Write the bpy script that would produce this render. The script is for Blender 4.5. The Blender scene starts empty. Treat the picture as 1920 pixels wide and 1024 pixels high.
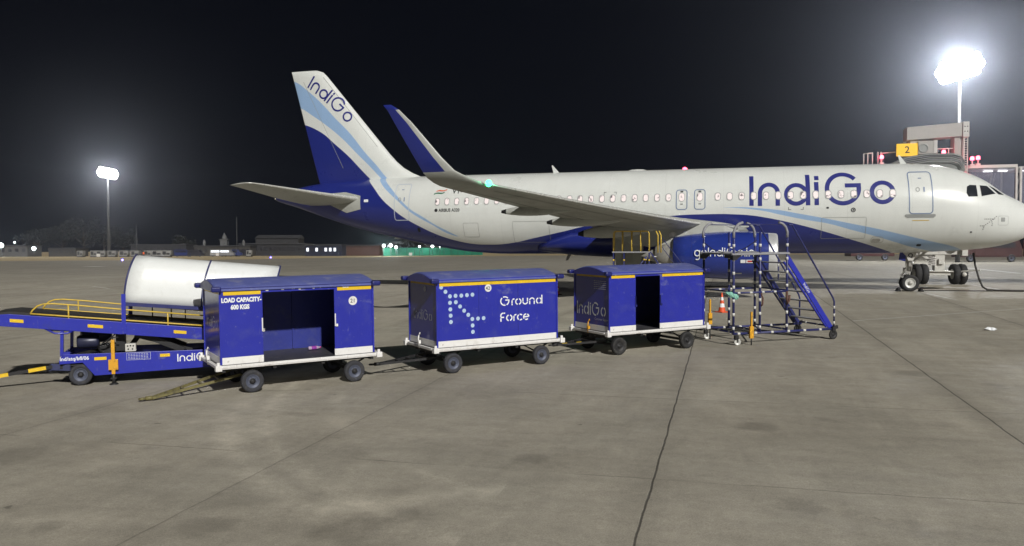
import bpy, bmesh, math, random
from mathutils import Vector, Matrix, Euler
random.seed(7)
PI = math.pi
R = math.radians
SC = bpy.context.scene
COL = SC.collection

# ------------------------------------------------------------------ camera
cam_data = bpy.data.cameras.new('camera')
cam = bpy.data.objects.new('camera', cam_data)
COL.objects.link(cam)
SC.camera = cam
cam_data.sensor_width = 36.0
cam_data.lens = 28.70
cam_data.clip_start = 0.1
cam_data.clip_end = 3000
yaw, pitch, roll = -0.2561, -0.0291, -0.0028
fw = Vector((math.sin(yaw)*math.cos(pitch), math.cos(yaw)*math.cos(pitch), math.sin(pitch)))
rt = Vector((math.cos(yaw), -math.sin(yaw), 0))
up = rt.cross(fw)
r2 = rt*math.cos(roll) + up*math.sin(roll)
u2 = -rt*math.sin(roll) + up*math.cos(roll)
M = Matrix(((r2.x, u2.x, -fw.x, -13.229), (r2.y, u2.y, -fw.y, -40.946), (r2.z, u2.z, -fw.z, 1.976), (0, 0, 0, 1)))
cam.matrix_world = M

# ------------------------------------------------------------------ night sky, key light, exposure
world = bpy.data.worlds.new('World')
SC.world = world
world.use_nodes = True
bg = world.node_tree.nodes['Background']
bg.inputs[0].default_value = (0.30, 0.38, 0.75, 1)
bg.inputs[1].default_value = 0.0042
sun_d = bpy.data.lights.new('apron_floodlight', 'SUN')
sun_d.energy = 2.75
sun_d.angle = R(1.4)
sun_d.color = (1.0, 0.975, 0.925)
sun = bpy.data.objects.new('apron_floodlight', sun_d)
COL.objects.link(sun)
ELEV = R(31)
AZ = math.atan2(-.695, .719) - R(8)
to_sun = Vector((math.cos(AZ)*math.cos(ELEV), math.sin(AZ)*math.cos(ELEV), math.sin(ELEV)))
sun.rotation_euler = to_sun.to_track_quat('Z', 'Y').to_euler()
sun.location = (0, -60, 40)
SC.view_settings.view_transform = 'Standard'
SC.view_settings.look = 'None'
SC.view_settings.exposure = 0.5
SC.view_settings.gamma = 1.0
MAST_FAR = 6500.0     # light of the mast on the left (W)
MAST_NEAR = 34000.0    # light of the mast behind the nose (W)
HAZE = 0.0005

# ------------------------------------------------------------------ helpers
SLOPE = 0.021           # the apron falls gently towards the camera
TILT = Matrix.Rotation(math.atan(SLOPE), 4, 'X')
def gz(x, y):
    return SLOPE*y if y < 0 else 0.0

class MB:
    def __init__(s):
        s.v = []; s.f = []; s.m = []; s.sm = []
    def add(s, vs, fs, mi=0, smooth=False):
        o = len(s.v)
        s.v += [tuple(v) for v in vs]
        for f in fs:
            s.f.append(tuple(i+o for i in f)); s.m.append(mi); s.sm.append(smooth)
        return s
    def box(s, lo, hi, mi=0, mtx=None):
        x0, y0, z0 = lo; x1, y1, z1 = hi
        vs = [Vector(p) for p in ((x0,y0,z0),(x1,y0,z0),(x1,y1,z0),(x0,y1,z0),(x0,y0,z1),(x1,y0,z1),(x1,y1,z1),(x0,y1,z1))]
        if mtx: vs = [mtx @ v for v in vs]
        return s.add(vs, [(0,3,2,1),(4,5,6,7),(0,1,5,4),(1,2,6,5),(2,3,7,6),(3,0,4,7)], mi)
    def cbox(s, c, sz, mi=0, mtx=None):
        return s.box([c[i]-sz[i]/2 for i in range(3)], [c[i]+sz[i]/2 for i in range(3)], mi, mtx)
    def bar(s, p, q, w, h, mi=0, upv=(0,0,1)):
        p = Vector(p); q = Vector(q); d = (q-p).normalized(); u = Vector(upv)
        if abs(d.dot(u)) > .98: u = Vector((1,0,0))
        a = d.cross(u).normalized(); b = a.cross(d)
        vs = []
        for e in (p, q):
            for sa, sb in ((-1,-1),(1,-1),(1,1),(-1,1)): vs.append(e + a*w/2*sa + b*h/2*sb)
        return s.add(vs, [(0,3,2,1),(4,5,6,7),(0,1,5,4),(1,2,6,5),(2,3,7,6),(3,0,4,7)], mi)
    def tube(s, pts, r, n=8, mi=0, closed=False, cap=True):
        pts = [Vector(p) for p in pts]; k = len(pts)
        rr = r if isinstance(r, (list, tuple)) else [r]*k
        vs = []; prev = None
        for i, p in enumerate(pts):
            if closed: t = (pts[(i+1) % k]-pts[i-1])
            else: t = pts[min(i+1, k-1)]-pts[max(i-1, 0)]
            t = t.normalized()
            if prev is None:
                a = Vector((0,0,1)) if abs(t.z) < .9 else Vector((1,0,0))
                a = (a - t*a.dot(t)).normalized()
            else:
                a = (prev - t*prev.dot(t)).normalized()
            prev = a; b = t.cross(a)
            for j in range(n):
                an = 2*PI*j/n
                vs.append(p + a*math.cos(an)*rr[i] + b*math.sin(an)*rr[i])
        fs = []
        for i in range(k if closed else k-1):
            i2 = (i+1) % k
            for j in range(n):
                fs.append((i*n+j, i*n+(j+1) % n, i2*n+(j+1) % n, i2*n+j))
        s.add(vs, fs, mi, True)
        if cap and not closed:
            o = len(s.v)-len(vs)
            s.f.append(tuple(o+j for j in reversed(range(n)))); s.m.append(mi); s.sm.append(False)
            s.f.append(tuple(o+(k-1)*n+j for j in range(n))); s.m.append(mi); s.sm.append(False)
        return s
    def lathe(s, prof, c, axis, n=32, mi=0, smooth=True, mis=None):
        # prof: (along, radius) ; axis unit vector
        ax = Vector(axis).normalized(); c = Vector(c)
        a = Vector((0,0,1)) if abs(ax.z) < .9 else Vector((1,0,0))
        a = (a-ax*a.dot(ax)).normalized(); b = ax.cross(a)
        vs = []
        for (h, r) in prof:
            for j in range(n):
                an = 2*PI*j/n
                vs.append(c + ax*h + a*math.cos(an)*r + b*math.sin(an)*r)
        o = len(s.v)
        s.v += [tuple(v) for v in vs]
        for i in range(len(prof)-1):
            for j in range(n):
                s.f.append((o+i*n+j, o+i*n+(j+1) % n, o+(i+1)*n+(j+1) % n, o+(i+1)*n+j))
                s.m.append(mis[i] if mis else mi); s.sm.append(smooth)
        return s
    def disc(s, c, nrm, r, n=24, mi=0):
        ax = Vector(nrm).normalized(); c = Vector(c)
        a = Vector((0,0,1)) if abs(ax.z) < .9 else Vector((1,0,0))
        a = (a-ax*a.dot(ax)).normalized(); b = ax.cross(a)
        return s.add([c+a*math.cos(2*PI*j/n)*r+b*math.sin(2*PI*j/n)*r for j in range(n)], [tuple(range(n))], mi)
    def loft(s, rings, mi=0, smooth=True, cap=True, closed=True, mfun=None):
        n = len(rings[0]); o = len(s.v)
        for rg in rings: s.v += [tuple(p) for p in rg]
        for i in range(len(rings)-1):
            for j in range(n if closed else n-1):
                s.f.append((o+i*n+j, o+i*n+(j+1) % n, o+(i+1)*n+(j+1) % n, o+(i+1)*n+j))
                s.m.append(mfun(i, j) if mfun else mi); s.sm.append(smooth)
        if cap:
            s.f.append(tuple(o+j for j in reversed(range(n)))); s.m.append(mi); s.sm.append(False)
            e = o+(len(rings)-1)*n
            s.f.append(tuple(e+j for j in range(n))); s.m.append(mfun(len(rings)-2, 0) if mfun else mi); s.sm.append(False)
        return s
    def build(s, name, mats, parent=None, bevel=0.0, fix=True):
        me = bpy.data.meshes.new(name)
        me.from_pydata(s.v, [], s.f)
        if not isinstance(mats, (list, tuple)): mats = [mats]
        for m in mats: me.materials.append(m)
        for i, p in enumerate(me.polygons):
            p.material_index = min(s.m[i], len(mats)-1); p.use_smooth = s.sm[i]
        if fix:
            bm = bmesh.new(); bm.from_mesh(me)
            bmesh.ops.recalc_face_normals(bm, faces=bm.faces)
            bm.to_mesh(me); bm.free()
        me.update()
        o = bpy.data.objects.new(name, me)
        COL.objects.link(o)
        if parent: o.parent = parent
        if bevel:
            b = o.modifiers.new('bevel', 'BEVEL'); b.width = bevel; b.segments = 2; b.limit_method = 'ANGLE'; b.angle_limit = R(40)
        return o

def tag(o, label=None, cat=None, group=None, kind=None):
    if label: o['label'] = label
    if cat: o['category'] = cat
    if group: o['group'] = group
    if kind: o['kind'] = kind
    return o
def empty(name, loc=(0,0,0), heading=0.0, tilt=False, **k):
    o = bpy.data.objects.new(name, None); COL.objects.link(o)
    o.empty_display_size = .2
    m = Matrix.Rotation(heading, 4, 'Z')
    if tilt: m = TILT @ m
    o.rotation_euler = m.to_euler(); o.location = loc
    return tag(o, **k)
def kids(o): return [c for c in bpy.data.objects if c.parent == o]
def copy_tree(o, parent=None):
    c = o.copy(); COL.objects.link(c); c.parent = parent
    for ch in kids(o): copy_tree(ch, c)
    return c

# ------------------------------------------------------------------ materials
def mat(name, col, rough=.5, metal=0.0, var=.12, scale=3.0, coat=0.0, bump=0.0, bscale=40., dirt=None, dirtamt=.0, dirtscale=2., emit=None, estr=0., spec=.5, scuff=None):
    m = bpy.data.materials.new(name); m.use_nodes = True
    nt = m.node_tree; N = nt.nodes; L = nt.links
    b = N['Principled BSDF']
    b.inputs['Roughness'].default_value = rough
    b.inputs['Metallic'].default_value = metal
    b.inputs['Coat Weight'].default_value = coat
    b.inputs['Coat Roughness'].default_value = .12
    b.inputs['Specular IOR Level'].default_value = spec
    tc = N.new('ShaderNodeTexCoord')
    nz = N.new('ShaderNodeTexNoise'); nz.inputs['Scale'].default_value = scale; nz.inputs['Detail'].default_value = 6; nz.inputs['Roughness'].default_value = .62
    L.new(tc.outputs['Object'], nz.inputs['Vector'])
    mx = N.new('ShaderNodeMix'); mx.data_type = 'RGBA'
    c = Vector(col)
    mx.inputs[6].default_value = (*(c*(1-var)), 1); mx.inputs[7].default_value = (*[min(1, k) for k in c*(1+var)], 1)
    L.new(nz.outputs[0], mx.inputs[0])
    out = mx.outputs[2]
    if dirt:
        n2 = N.new('ShaderNodeTexNoise'); n2.inputs['Scale'].default_value = dirtscale; n2.inputs['Detail'].default_value = 8; n2.inputs['Roughness'].default_value = .7
        L.new(tc.outputs['Object'], n2.inputs['Vector'])
        rp = N.new('ShaderNodeMapRange'); rp.inputs[1].default_value = .52; rp.inputs[2].default_value = .72; rp.inputs[3].default_value = 0; rp.inputs[4].default_value = dirtamt
        L.new(n2.outputs[0], rp.inputs[0])
        m2 = N.new('ShaderNodeMix'); m2.data_type = 'RGBA'; m2.inputs[7].default_value = (*dirt, 1)
        L.new(rp.outputs[0], m2.inputs[0]); L.new(out, m2.inputs[6]); out = m2.outputs[2]
    if scuff:
        for (sc, rot, amt) in (((1, 26, 1.5), .5, .75), ((22, 1, 3), -.3, .6), ((9, 9, 9), 0, .9)):
            mp = N.new('ShaderNodeMapping'); mp.inputs['Scale'].default_value = sc; mp.inputs['Rotation'].default_value = (rot, rot*.7, rot)
            L.new(tc.outputs['Object'], mp.inputs[0])
            n4 = N.new('ShaderNodeTexNoise'); n4.inputs['Scale'].default_value = 1.6; n4.inputs['Detail'].default_value = 5; n4.inputs['Roughness'].default_value = .6
            L.new(mp.outputs[0], n4.inputs['Vector'])
            r4 = N.new('ShaderNodeMapRange'); r4.inputs[1].default_value = .655; r4.inputs[2].default_value = .73; r4.inputs[3].default_value = 0; r4.inputs[4].default_value = amt
            L.new(n4.outputs[0], r4.inputs[0])
            m4 = N.new('ShaderNodeMix'); m4.data_type = 'RGBA'; m4.inputs[7].default_value = (*scuff, 1)
            L.new(r4.outputs[0], m4.inputs[0]); L.new(out, m4.inputs[6]); out = m4.outputs[2]
    L.new(out, b.inputs['Base Color'])
    rr = N.new('ShaderNodeMapRange'); rr.inputs[3].default_value = max(.03, rough-.08); rr.inputs[4].default_value = min(1, rough+.12)
    L.new(nz.outputs[0], rr.inputs[0]); L.new(rr.outputs[0], b.inputs['Roughness'])
    if bump:
        n3 = N.new('ShaderNodeTexNoise'); n3.inputs['Scale'].default_value = bscale; n3.inputs['Detail'].default_value = 5
        L.new(tc.outputs['Object'], n3.inputs['Vector'])
        bp = N.new('ShaderNodeBump'); bp.inputs['Strength'].default_value = bump; bp.inputs['Distance'].default_value = .02
        L.new(n3.outputs[0], bp.inputs['Height']); L.new(bp.outputs[0], b.inputs['Normal'])
    if emit:
        b.inputs['Emission Color'].default_value = (*emit, 1); b.inputs['Emission Strength'].default_value = estr
    return m

DARKBLUE = (.017, .026, .19)
LIGHTBLUE = (.30, .45, .68)
WHITE = (.68, .70, .675)
BLUEC = [(-37.6,9.2),(-36.3,9.02),(-35.77,8.877),(-34.748,8.425),(-33.852,7.727),(-32.965,6.984),(-32.306,6.304),(-31.85,5.837),(-31.163,5.25),(-30.423,4.506),(-29.866,4.057),(-29.249,3.614),(-28.36,3.126),(-27.401,2.689),(-26.434,2.397),(-25.564,2.242),(-24.632,2.213),(-23.463,2.309),(-22.544,2.496),(-21.65,2.68),(-20.776,2.861),(-19.996,3.041),(-18.5,3.27),(-17,3.42),(-15.768,3.515),(-15.124,3.557),(-14.275,3.574),(-13.575,3.579),(-12.88,3.555),(-12.193,3.505),(-11.374,3.37),(-10.07,3.063),(-8.919,2.736),(-7.761,2.373),(-6.734,2.051),(-6.056,1.831),(-5.2,1.5),(0,1.0)]
HIC = [(-37.6,11.6),(-36.375,11.278),(-35.52,10.718),(-34.619,9.956),(-33.838,9.155),(-32.952,8.304),(-32.077,7.26),(-31.316,6.428),(-30.9,5.9),(-29.965,5.041),(-29.332,4.432),(-28.789,3.987),(-28.273,3.692),(-27.488,3.209),(-26.82,2.872),(-26.449,2.68),(-26.1,2.5),(-25.9,.5),(-13.6,.5),(-13.4,3.87),(-12.783,3.88),(-11.615,3.802),(-10.845,3.71),(-10.082,3.555),(-8.949,3.327),(-7.826,3.079),(-6.71,2.835),(-5.587,2.555),(-4.444,2.277),(-3.657,2.103),(-3.222,1.976),(-2.6,1.75),(0,1.0)]
LOC = [(-37.6,10.3),(-36.046,9.817),(-35.193,9.316),(-34.292,8.714),(-33.401,8.016),(-32.519,7.173),(-31.754,6.441),(-31.2,5.85),(-30.451,5.16),(-29.663,4.537),(-28.795,3.844),(-27.789,3.28),(-26.449,2.64),(-26.1,2.6),(-25.9,1),(-13.6,1),(-13.4,3.868),(-12.783,3.845),(-11.614,3.697),(-10.843,3.51),(-9.698,3.257),(-8.791,3.089),(-7.807,2.805),(-6.669,2.484),(-5.895,2.245),(-5.092,2.005),(-4.23,1.83),(-3.5,1.66),(0,.9)]

def livery():
    m = mat('aircraft_livery', WHITE, rough=.28, var=.05, scale=.7, coat=.25)
    nt = m.node_tree; N = nt.nodes; L = nt.links; b = N['Principled BSDF']
    white = b.inputs['Base Color'].links[0].from_socket
    tc = N.new('ShaderNodeTexCoord'); sx = N.new('ShaderNodeSeparateXYZ'); L.new(tc.outputs['Object'], sx.inputs[0])
    mr = N.new('ShaderNodeMapRange'); mr.inputs[1].default_value = -37.6; mr.inputs[2].default_value = 0
    L.new(sx.outputs[0], mr.inputs[0])
    def curve(pts):
        fc = N.new('ShaderNodeFloatCurve'); c = fc.mapping.curves[0]
        P = [((x+37.6)/37.6, z/12.0) for x, z in pts]
        c.points[0].location = P[0]; c.points[1].location = P[-1]
        for p in P[1:-1]: c.points.new(*p)
        for p in c.points: p.handle_type = 'AUTO_CLAMPED'
        fc.mapping.update()
        L.new(mr.outputs[0], fc.inputs[1])
        mu = N.new('ShaderNodeMath'); mu.operation = 'MULTIPLY'; mu.inputs[1].default_value = 12
        L.new(fc.outputs[0], mu.inputs[0]); return mu.outputs[0]
    def less(a, bb):
        n = N.new('ShaderNodeMath'); n.operation = 'LESS_THAN'
        L.new(a, n.inputs[0]); L.new(bb, n.inputs[1]); return n.outputs[0]
    z = sx.outputs[2]
    isblue = less(z, curve(BLUEC))
    hi = less(z, curve(HIC)); lo = less(curve(LOC), z)
    both = N.new('ShaderNodeMath'); both.operation = 'MULTIPLY'; L.new(hi, both.inputs[0]); L.new(lo, both.inputs[1])
    m1 = N.new('ShaderNodeMix'); m1.data_type = 'RGBA'; m1.inputs[7].default_value = (*LIGHTBLUE, 1)
    L.new(both.outputs[0], m1.inputs[0]); L.new(white, m1.inputs[6])
    m2 = N.new('ShaderNodeMix'); m2.data_type = 'RGBA'; m2.inputs[7].default_value = (*DARKBLUE, 1)
    L.new(isblue, m2.inputs[0]); L.new(m1.outputs[2], m2.inputs[6])
    # faint grime streaks and skin panel joints
    mp = N.new('ShaderNodeMapping'); mp.inputs['Scale'].default_value = (1.6, 1, .5); L.new(tc.outputs['Object'], mp.inputs[0])
    nz = N.new('ShaderNodeTexNoise'); nz.inputs['Scale'].default_value = 1.2; nz.inputs['Detail'].default_value = 7; nz.inputs['Roughness'].default_value = .7
    L.new(mp.outputs[0], nz.inputs[0])
    r = N.new('ShaderNodeMapRange'); r.inputs[1].default_value = .45; r.inputs[2].default_value = .8; r.inputs[3].default_value = 1; r.inputs[4].default_value = .93
    L.new(nz.outputs[0], r.inputs[0])
    fr = N.new('ShaderNodeMath'); fr.operation = 'PINGPONG'; fr.inputs[1].default_value = 1.333
    L.new(sx.outputs[0], fr.inputs[0])
    jl = N.new('ShaderNodeMath'); jl.operation = 'GREATER_THAN'; jl.inputs[1].default_value = .006; L.new(fr.outputs[0], jl.inputs[0])
    jm = N.new('ShaderNodeMapRange'); jm.inputs[3].default_value = .86; jm.inputs[4].default_value = 1; L.new(jl.outputs[0], jm.inputs[0])
    lz = N.new('ShaderNodeMath'); lz.operation = 'PINGPONG'; lz.inputs[1].default_value = .47; L.new(sx.outputs[2], lz.inputs[0])
    lq = N.new('ShaderNodeMath'); lq.operation = 'GREATER_THAN'; lq.inputs[1].default_value = .004; L.new(lz.outputs[0], lq.inputs[0])
    lm = N.new('ShaderNodeMapRange'); lm.inputs[3].default_value = .91; lm.inputs[4].default_value = 1; L.new(lq.outputs[0], lm.inputs[0])
    jl2 = N.new('ShaderNodeMath'); jl2.operation = 'MULTIPLY'; L.new(jm.outputs[0], jl2.inputs[0]); L.new(lm.outputs[0], jl2.inputs[1]); jm = jl2
    pr = N.new('ShaderNodeMath'); pr.operation = 'MULTIPLY'; L.new(r.outputs[0], pr.inputs[0]); L.new(jm.outputs[0], pr.inputs[1])
    vm = N.new('ShaderNodeVectorMath'); vm.operation = 'SCALE'; L.new(m2.outputs[2], vm.inputs[0]); L.new(pr.outputs[0], vm.inputs['Scale'])
    L.new(vm.outputs[0], b.inputs['Base Color'])
    return m

def concrete():
    m = bpy.data.materials.new('apron_concrete'); m.use_nodes = True
    nt = m.node_tree; N = nt.nodes; L = nt.links; b = N['Principled BSDF']
    b.inputs['Roughness'].default_value = .8; b.inputs['Specular IOR Level'].default_value = .25
    tc = N.new('ShaderNodeTexCoord'); P = tc.outputs['Object']
    def noise(scale, detail=6, rough=.6, vec=None, sc=None, dist=0):
        n = N.new('ShaderNodeTexNoise'); n.inputs['Scale'].default_value = scale; n.inputs['Detail'].default_value = detail; n.inputs['Roughness'].default_value = rough; n.inputs['Distortion'].default_value = dist
        src = vec or P
        if sc:
            mp = N.new('ShaderNodeMapping'); mp.inputs['Scale'].default_value = sc[:3]; mp.inputs['Rotation'].default_value = (0, 0, sc[3]); L.new(src, mp.inputs[0]); src = mp.outputs[0]
        L.new(src, n.inputs['Vector']); return n.outputs[0]
    def rng(v, a, bb, c, d):
        n = N.new('ShaderNodeMapRange'); n.inputs[1].default_value = a; n.inputs[2].default_value = bb; n.inputs[3].default_value = c; n.inputs[4].default_value = d
        L.new(v, n.inputs[0]); return n.outputs[0]
    def math_(op, a, bb=None, val=None):
        n = N.new('ShaderNodeMath'); n.operation = op; L.new(a, n.inputs[0])
        if bb is not None: L.new(bb, n.inputs[1])
        if val is not None: n.inputs[1].default_value = val
        return n.outputs[0]
    f = rng(noise(.22, 5, .6), .3, .7, .90, 1.08)
    f = math_('MULTIPLY', f, rng(noise(1.3, 8, .65, sc=(1, 2.6, 1, .35)), .3, .75, 1.09, .87))
    f = math_('MULTIPLY', f, rng(noise(.55, 6, .6, sc=(3.2, .7, 1, -.5), dist=.6), .35, .7, .92, 1.10))
    f = math_('MULTIPLY', f, rng(noise(60, 5, .8), .25, .75, .62, 1.38))
    f = math_('MULTIPLY', f, rng(noise(9, 5, .75), .3, .7, .90, 1.09))
    # oil stains
    f = math_('MULTIPLY', f, rng(noise(.8, 7, .55, sc=(1, 1.5, 1, .1), dist=.4), .66, .74, 1, .80))
    f = math_('MULTIPLY', f, rng(noise(3.1, 3, .5), .74, .78, 1, .6))
    # slab joints 4.6 m with a slight wobble
    wob = noise(1.4, 4, .6)
    sx = N.new('ShaderNodeSeparateXYZ'); L.new(P, sx.inputs[0])
    def joint(co, off, w, wamp):
        a = math_('ADD', co, math_('MULTIPLY', wob, val=wamp))
        a = math_('ADD', a, val=-off-wamp*.5)
        a = math_('DIVIDE', a, val=4.6)
        a = math_('FRACT', a); a = math_('ADD', a, val=-.5); a = math_('ABSOLUTE', a)   # .5 at joint
        d = math_('MULTIPLY', math_('SUBTRACT', a, val=.5), val=-4.6)                    # metres from joint
        return d
    jx = joint(sx.outputs[0], -14.02, .02, .055); jy = joint(sx.outputs[1], -26.95, .02, .12)
    jx1 = rng(jx, .006, .018, .30, 1); jxs = rng(jx, .03, .35, .90, 1)
    jy1 = rng(jy, .006, .020, .62, 1)
    brk = rng(noise(.5, 3, .5), .45, .55, 0, 1)
    weak = N.new('ShaderNodeMath'); weak.operation = 'LESS_THAN'; weak.inputs[1].default_value = -16.3; L.new(sx.outputs[0], weak.inputs[0])
    wk = math_('MULTIPLY', weak.outputs[0], val=.62)
    jq = N.new('ShaderNodeMix'); jq.data_type = 'FLOAT'; L.new(wk, jq.inputs[0]); L.new(jx1, jq.inputs[2]); jq.inputs[3].default_value = 1.0; jx1 = jq.outputs[0]
    jm = N.new('ShaderNodeMix'); jm.data_type = 'FLOAT'; L.new(brk, jm.inputs[0]); jm.inputs[3].default_value = .93; L.new(jy1, jm.inputs[2])
    for k in (jx1, jxs, jm.outputs[0]): f = math_('MULTIPLY', f, k)
    # slab to slab tone
    def cell(co, off):
        return math_('FLOOR', math_('DIVIDE', math_('ADD', co, val=-off), val=4.6))
    cb = N.new('ShaderNodeCombineXYZ'); L.new(cell(sx.outputs[0], -14.02), cb.inputs[0]); L.new(cell(sx.outputs[1], -26.95), cb.inputs[1])
    wn = N.new('ShaderNodeTexWhiteNoise'); wn.noise_dimensions = '3D'; L.new(cb.outputs[0], wn.inputs[0])
    f = math_('MULTIPLY', f, rng(wn.outputs[0], 0, 1, .93, 1.06))
    # pale and dark tyre scrub arcs
    for (cx, cy, r0, w, lo, hi) in ((-12.27,-25.36,9.5,.30,1,1.30), (-11.3,-24.72,10.14,.24,1,1.28), (-12.27,-25.36,7.9,.2,1,1.22), (-22.3,-24.0,10.6,.3,1,1.25), (-8, -50, 19.5, .2, 1, .92), (-8, -50, 21.2, .2, 1, .93)):
        vs = N.new('ShaderNodeVectorMath'); vs.operation = 'DISTANCE'; vs.inputs[1].default_value = (cx, cy, gz(cx, cy)); L.new(P, vs.inputs[0])
        d = math_('ABSOLUTE', math_('SUBTRACT', vs.outputs['Value'], val=r0))
        band = rng(d, 0, w, 1, 0)
        if cx < -9:
            lt = N.new('ShaderNodeMath'); lt.operation = 'LESS_THAN'; lt.inputs[1].default_value = -15.6; L.new(sx.outputs[0], lt.inputs[0]); band = math_('MULTIPLY', band, lt.outputs[0])
        band = math_('MULTIPLY', band, rng(noise(1.1, 5, .7), .36, .58, 0, 1))
        f = math_('MULTIPLY', f, rng(band, 0, 1, lo, hi))
    # oil and water stains with ragged edges
    nd = math_('MULTIPLY', noise(3.5, 5, .65), val=.5)
    for (cx, cy, rr_) in [(-18.11, -34.08, 0.33), (-16.29, -33.3, 0.26), (-22.09, -32.34, 0.5), (-19.64, -34.44, 0.16), (-16.71, -33.79, 0.45), (-12.48, -32.16, 0.3), (-12.77, -28.68, 0.35), (-15.55, -31.04, 0.25), (-9.76, -23.45, 0.4)]:
        vs = N.new('ShaderNodeVectorMath'); vs.operation = 'DISTANCE'; vs.inputs[1].default_value = (cx, cy, gz(cx, cy)); L.new(P, vs.inputs[0])
        f = math_('MULTIPLY', f, rng(math_('ADD', vs.outputs['Value'], nd), rr_*.6+.22, rr_+.27, .78, 1))
    # light falloff towards the taxiway side, painted in as a darker tone
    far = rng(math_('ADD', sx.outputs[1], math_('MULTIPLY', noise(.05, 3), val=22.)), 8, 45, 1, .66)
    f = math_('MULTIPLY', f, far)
    col = N.new('ShaderNodeVectorMath'); col.operation = 'SCALE'
    cm = N.new('ShaderNodeMix'); cm.data_type = 'RGBA'; cm.inputs[6].default_value = (.362, .328, .266, 1); cm.inputs[7].default_value = (.370, .348, .290, 1)
    L.new(noise(.4, 4), cm.inputs[0])
    L.new(cm.outputs[2], col.inputs[0]); L.new(f, col.inputs['Scale']); L.new(col.outputs[0], b.inputs['Base Color'])
    bp = N.new('ShaderNodeBump'); bp.inputs['Strength'].default_value = .5; bp.inputs['Distance'].default_value = .012
    hs = math_('ADD', math_('MULTIPLY', noise(70, 4, .7), val=.5), jx1); L.new(hs, bp.inputs['Height']); L.new(bp.outputs[0], b.inputs['Normal'])
    L.new(rng(noise(2, 5), .3, .7, .62, .9), b.inputs['Roughness'])
    return m

M_LIV = livery()
M_GREYP = mat('light_grey_paint', (.40, .41, .38), .38, var=.10, scale=1.2, dirt=(.16,.15,.13), dirtamt=.45, dirtscale=1.1)
M_WINGW = mat('bright_leading_edge', (.66,.67,.64), .25, .35, var=.05)
M_BLUEA = mat('nacelle_blue', (.018,.036,.235), .22, var=.10, coat=.5, scale=1.5)
M_DKBLUE = mat('dark_blue_paint', DARKBLUE, .3, var=.1, coat=.3)
M_LOGO = mat('logo_blue', (.025,.03,.20), .3, var=.04)
M_TXTW = mat('lettering_white', (.78,.80,.82), .5, var=.08)
M_CHROME = mat('polished_lip', (.80,.81,.82), .32, .55, var=.03)
M_DARK = mat('dark_cavity', (.012,.012,.014), .8, var=.2)
M_LINE = mat('door_outline_grey', (.17,.23,.36), .4, var=.05)
M_SEAM = mat('panel_seam', (.30,.31,.30), .5, var=.1)
M_STEEL = mat('gear_steel', (.42,.41,.38), .38, .3, var=.15, scale=8, dirt=(.08,.07,.06), dirtamt=.6, dirtscale=6)
M_GEARW = mat('gear_white', (.55,.54,.50), .4, var=.1, scale=6, dirt=(.15,.12,.1), dirtamt=.5, dirtscale=5)
M_TYRE = mat('tyre_rubber', (.020,.020,.021), .75, var=.3, scale=14, bump=.3, bscale=60, dirt=(.07,.065,.055), dirtamt=.6, dirtscale=9)
M_TYREG = mat('dusty_tyre_rubber', (.030,.031,.038), .8, var=.25, scale=12, bump=.3, bscale=60, dirt=(.07,.066,.06), dirtamt=.7, dirtscale=7)
M_RIM = mat('rim_grey', (.08,.09,.13), .5, .2, var=.2, scale=10)
M_RIMW = mat('rim_white', (.6,.6,.57), .4, .2, var=.08)
M_CART = mat('cart_blue_enamel', (.020,.027,.330), .30, var=.12, scale=1.6, coat=.35, bump=.05, bscale=3, dirt=(.055,.065,.30), dirtamt=.6, dirtscale=2.4, scuff=(.13,.14,.34))
M_ROOF = mat('cart_roof_dusty_lit_blue', (.10,.12,.34), .45, var=.2, scale=3, dirt=(.24,.25,.36), dirtamt=.8, dirtscale=3.5)  # dusty blue, lightened in colour to stand for mast light on the roofs
M_EAVE = mat('cart_eave_dark_blue', (.014,.018,.14), .4, var=.2, scale=5, dirt=(.03,.03,.12), dirtamt=.6, dirtscale=6)
M_CWHITE = mat('cart_white_enamel', (.76,.75,.735), .42, var=.05, scale=4, dirt=(.45,.42,.38), dirtamt=.5, dirtscale=5, scuff=(.25,.2,.16))
M_YEL = mat('reflective_yellow', (.76,.50,.02), .42, var=.08, scale=8, dirt=(.45,.25,.03), dirtamt=.4, dirtscale=9)
M_RAILY = mat('rail_yellow_paint', (.62,.43,.06), .42, var=.15, scale=7, dirt=(.2,.14,.05), dirtamt=.6, dirtscale=10)
M_ORY = mat('jack_orange_yellow', (.68,.34,.02), .45, var=.12, scale=9, dirt=(.15,.09,.03), dirtamt=.6, dirtscale=11)
M_BLKM = mat('greasy_black_steel', (.022,.022,.024), .55, .2, var=.3, scale=12, dirt=(.06,.055,.05), dirtamt=.5, dirtscale=9)
M_DECK = mat('worn_deck_plate', (.060,.060,.066), .5, .2, var=.3, scale=6, dirt=(.13,.12,.11), dirtamt=.7, dirtscale=5, bump=.2)
M_OLIVE = mat('drawbar_worn_yellow', (.17,.15,.06), .55, .1, var=.3, scale=12, dirt=(.04,.035,.03), dirtamt=.9, dirtscale=9)
M_BLACK = mat('black_ink', (.02,.02,.022), .5, var=.1)
M_INTB = mat('cart_inner_blue', (.020,.030,.22), .5, var=.25, scale=2, dirt=(.06,.07,.2), dirtamt=.7, dirtscale=3)
M_CANOPY = mat('canopy_white_sheet', (.72,.74,.73), .42, var=.04, scale=1.5, bump=.10, bscale=2.2, coat=.12, dirt=(.5,.5,.47), dirtamt=.4, dirtscale=3)
M_LBLUE = mat('loader_blue_enamel', (.020,.028,.36), .35, var=.15, scale=2, coat=.2, dirt=(.03,.035,.16), dirtamt=.6, dirtscale=4, scuff=(.12,.13,.32))
M_BELT = mat('belt_rubber', (.03,.028,.026), .7, var=.2, scale=8)
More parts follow.
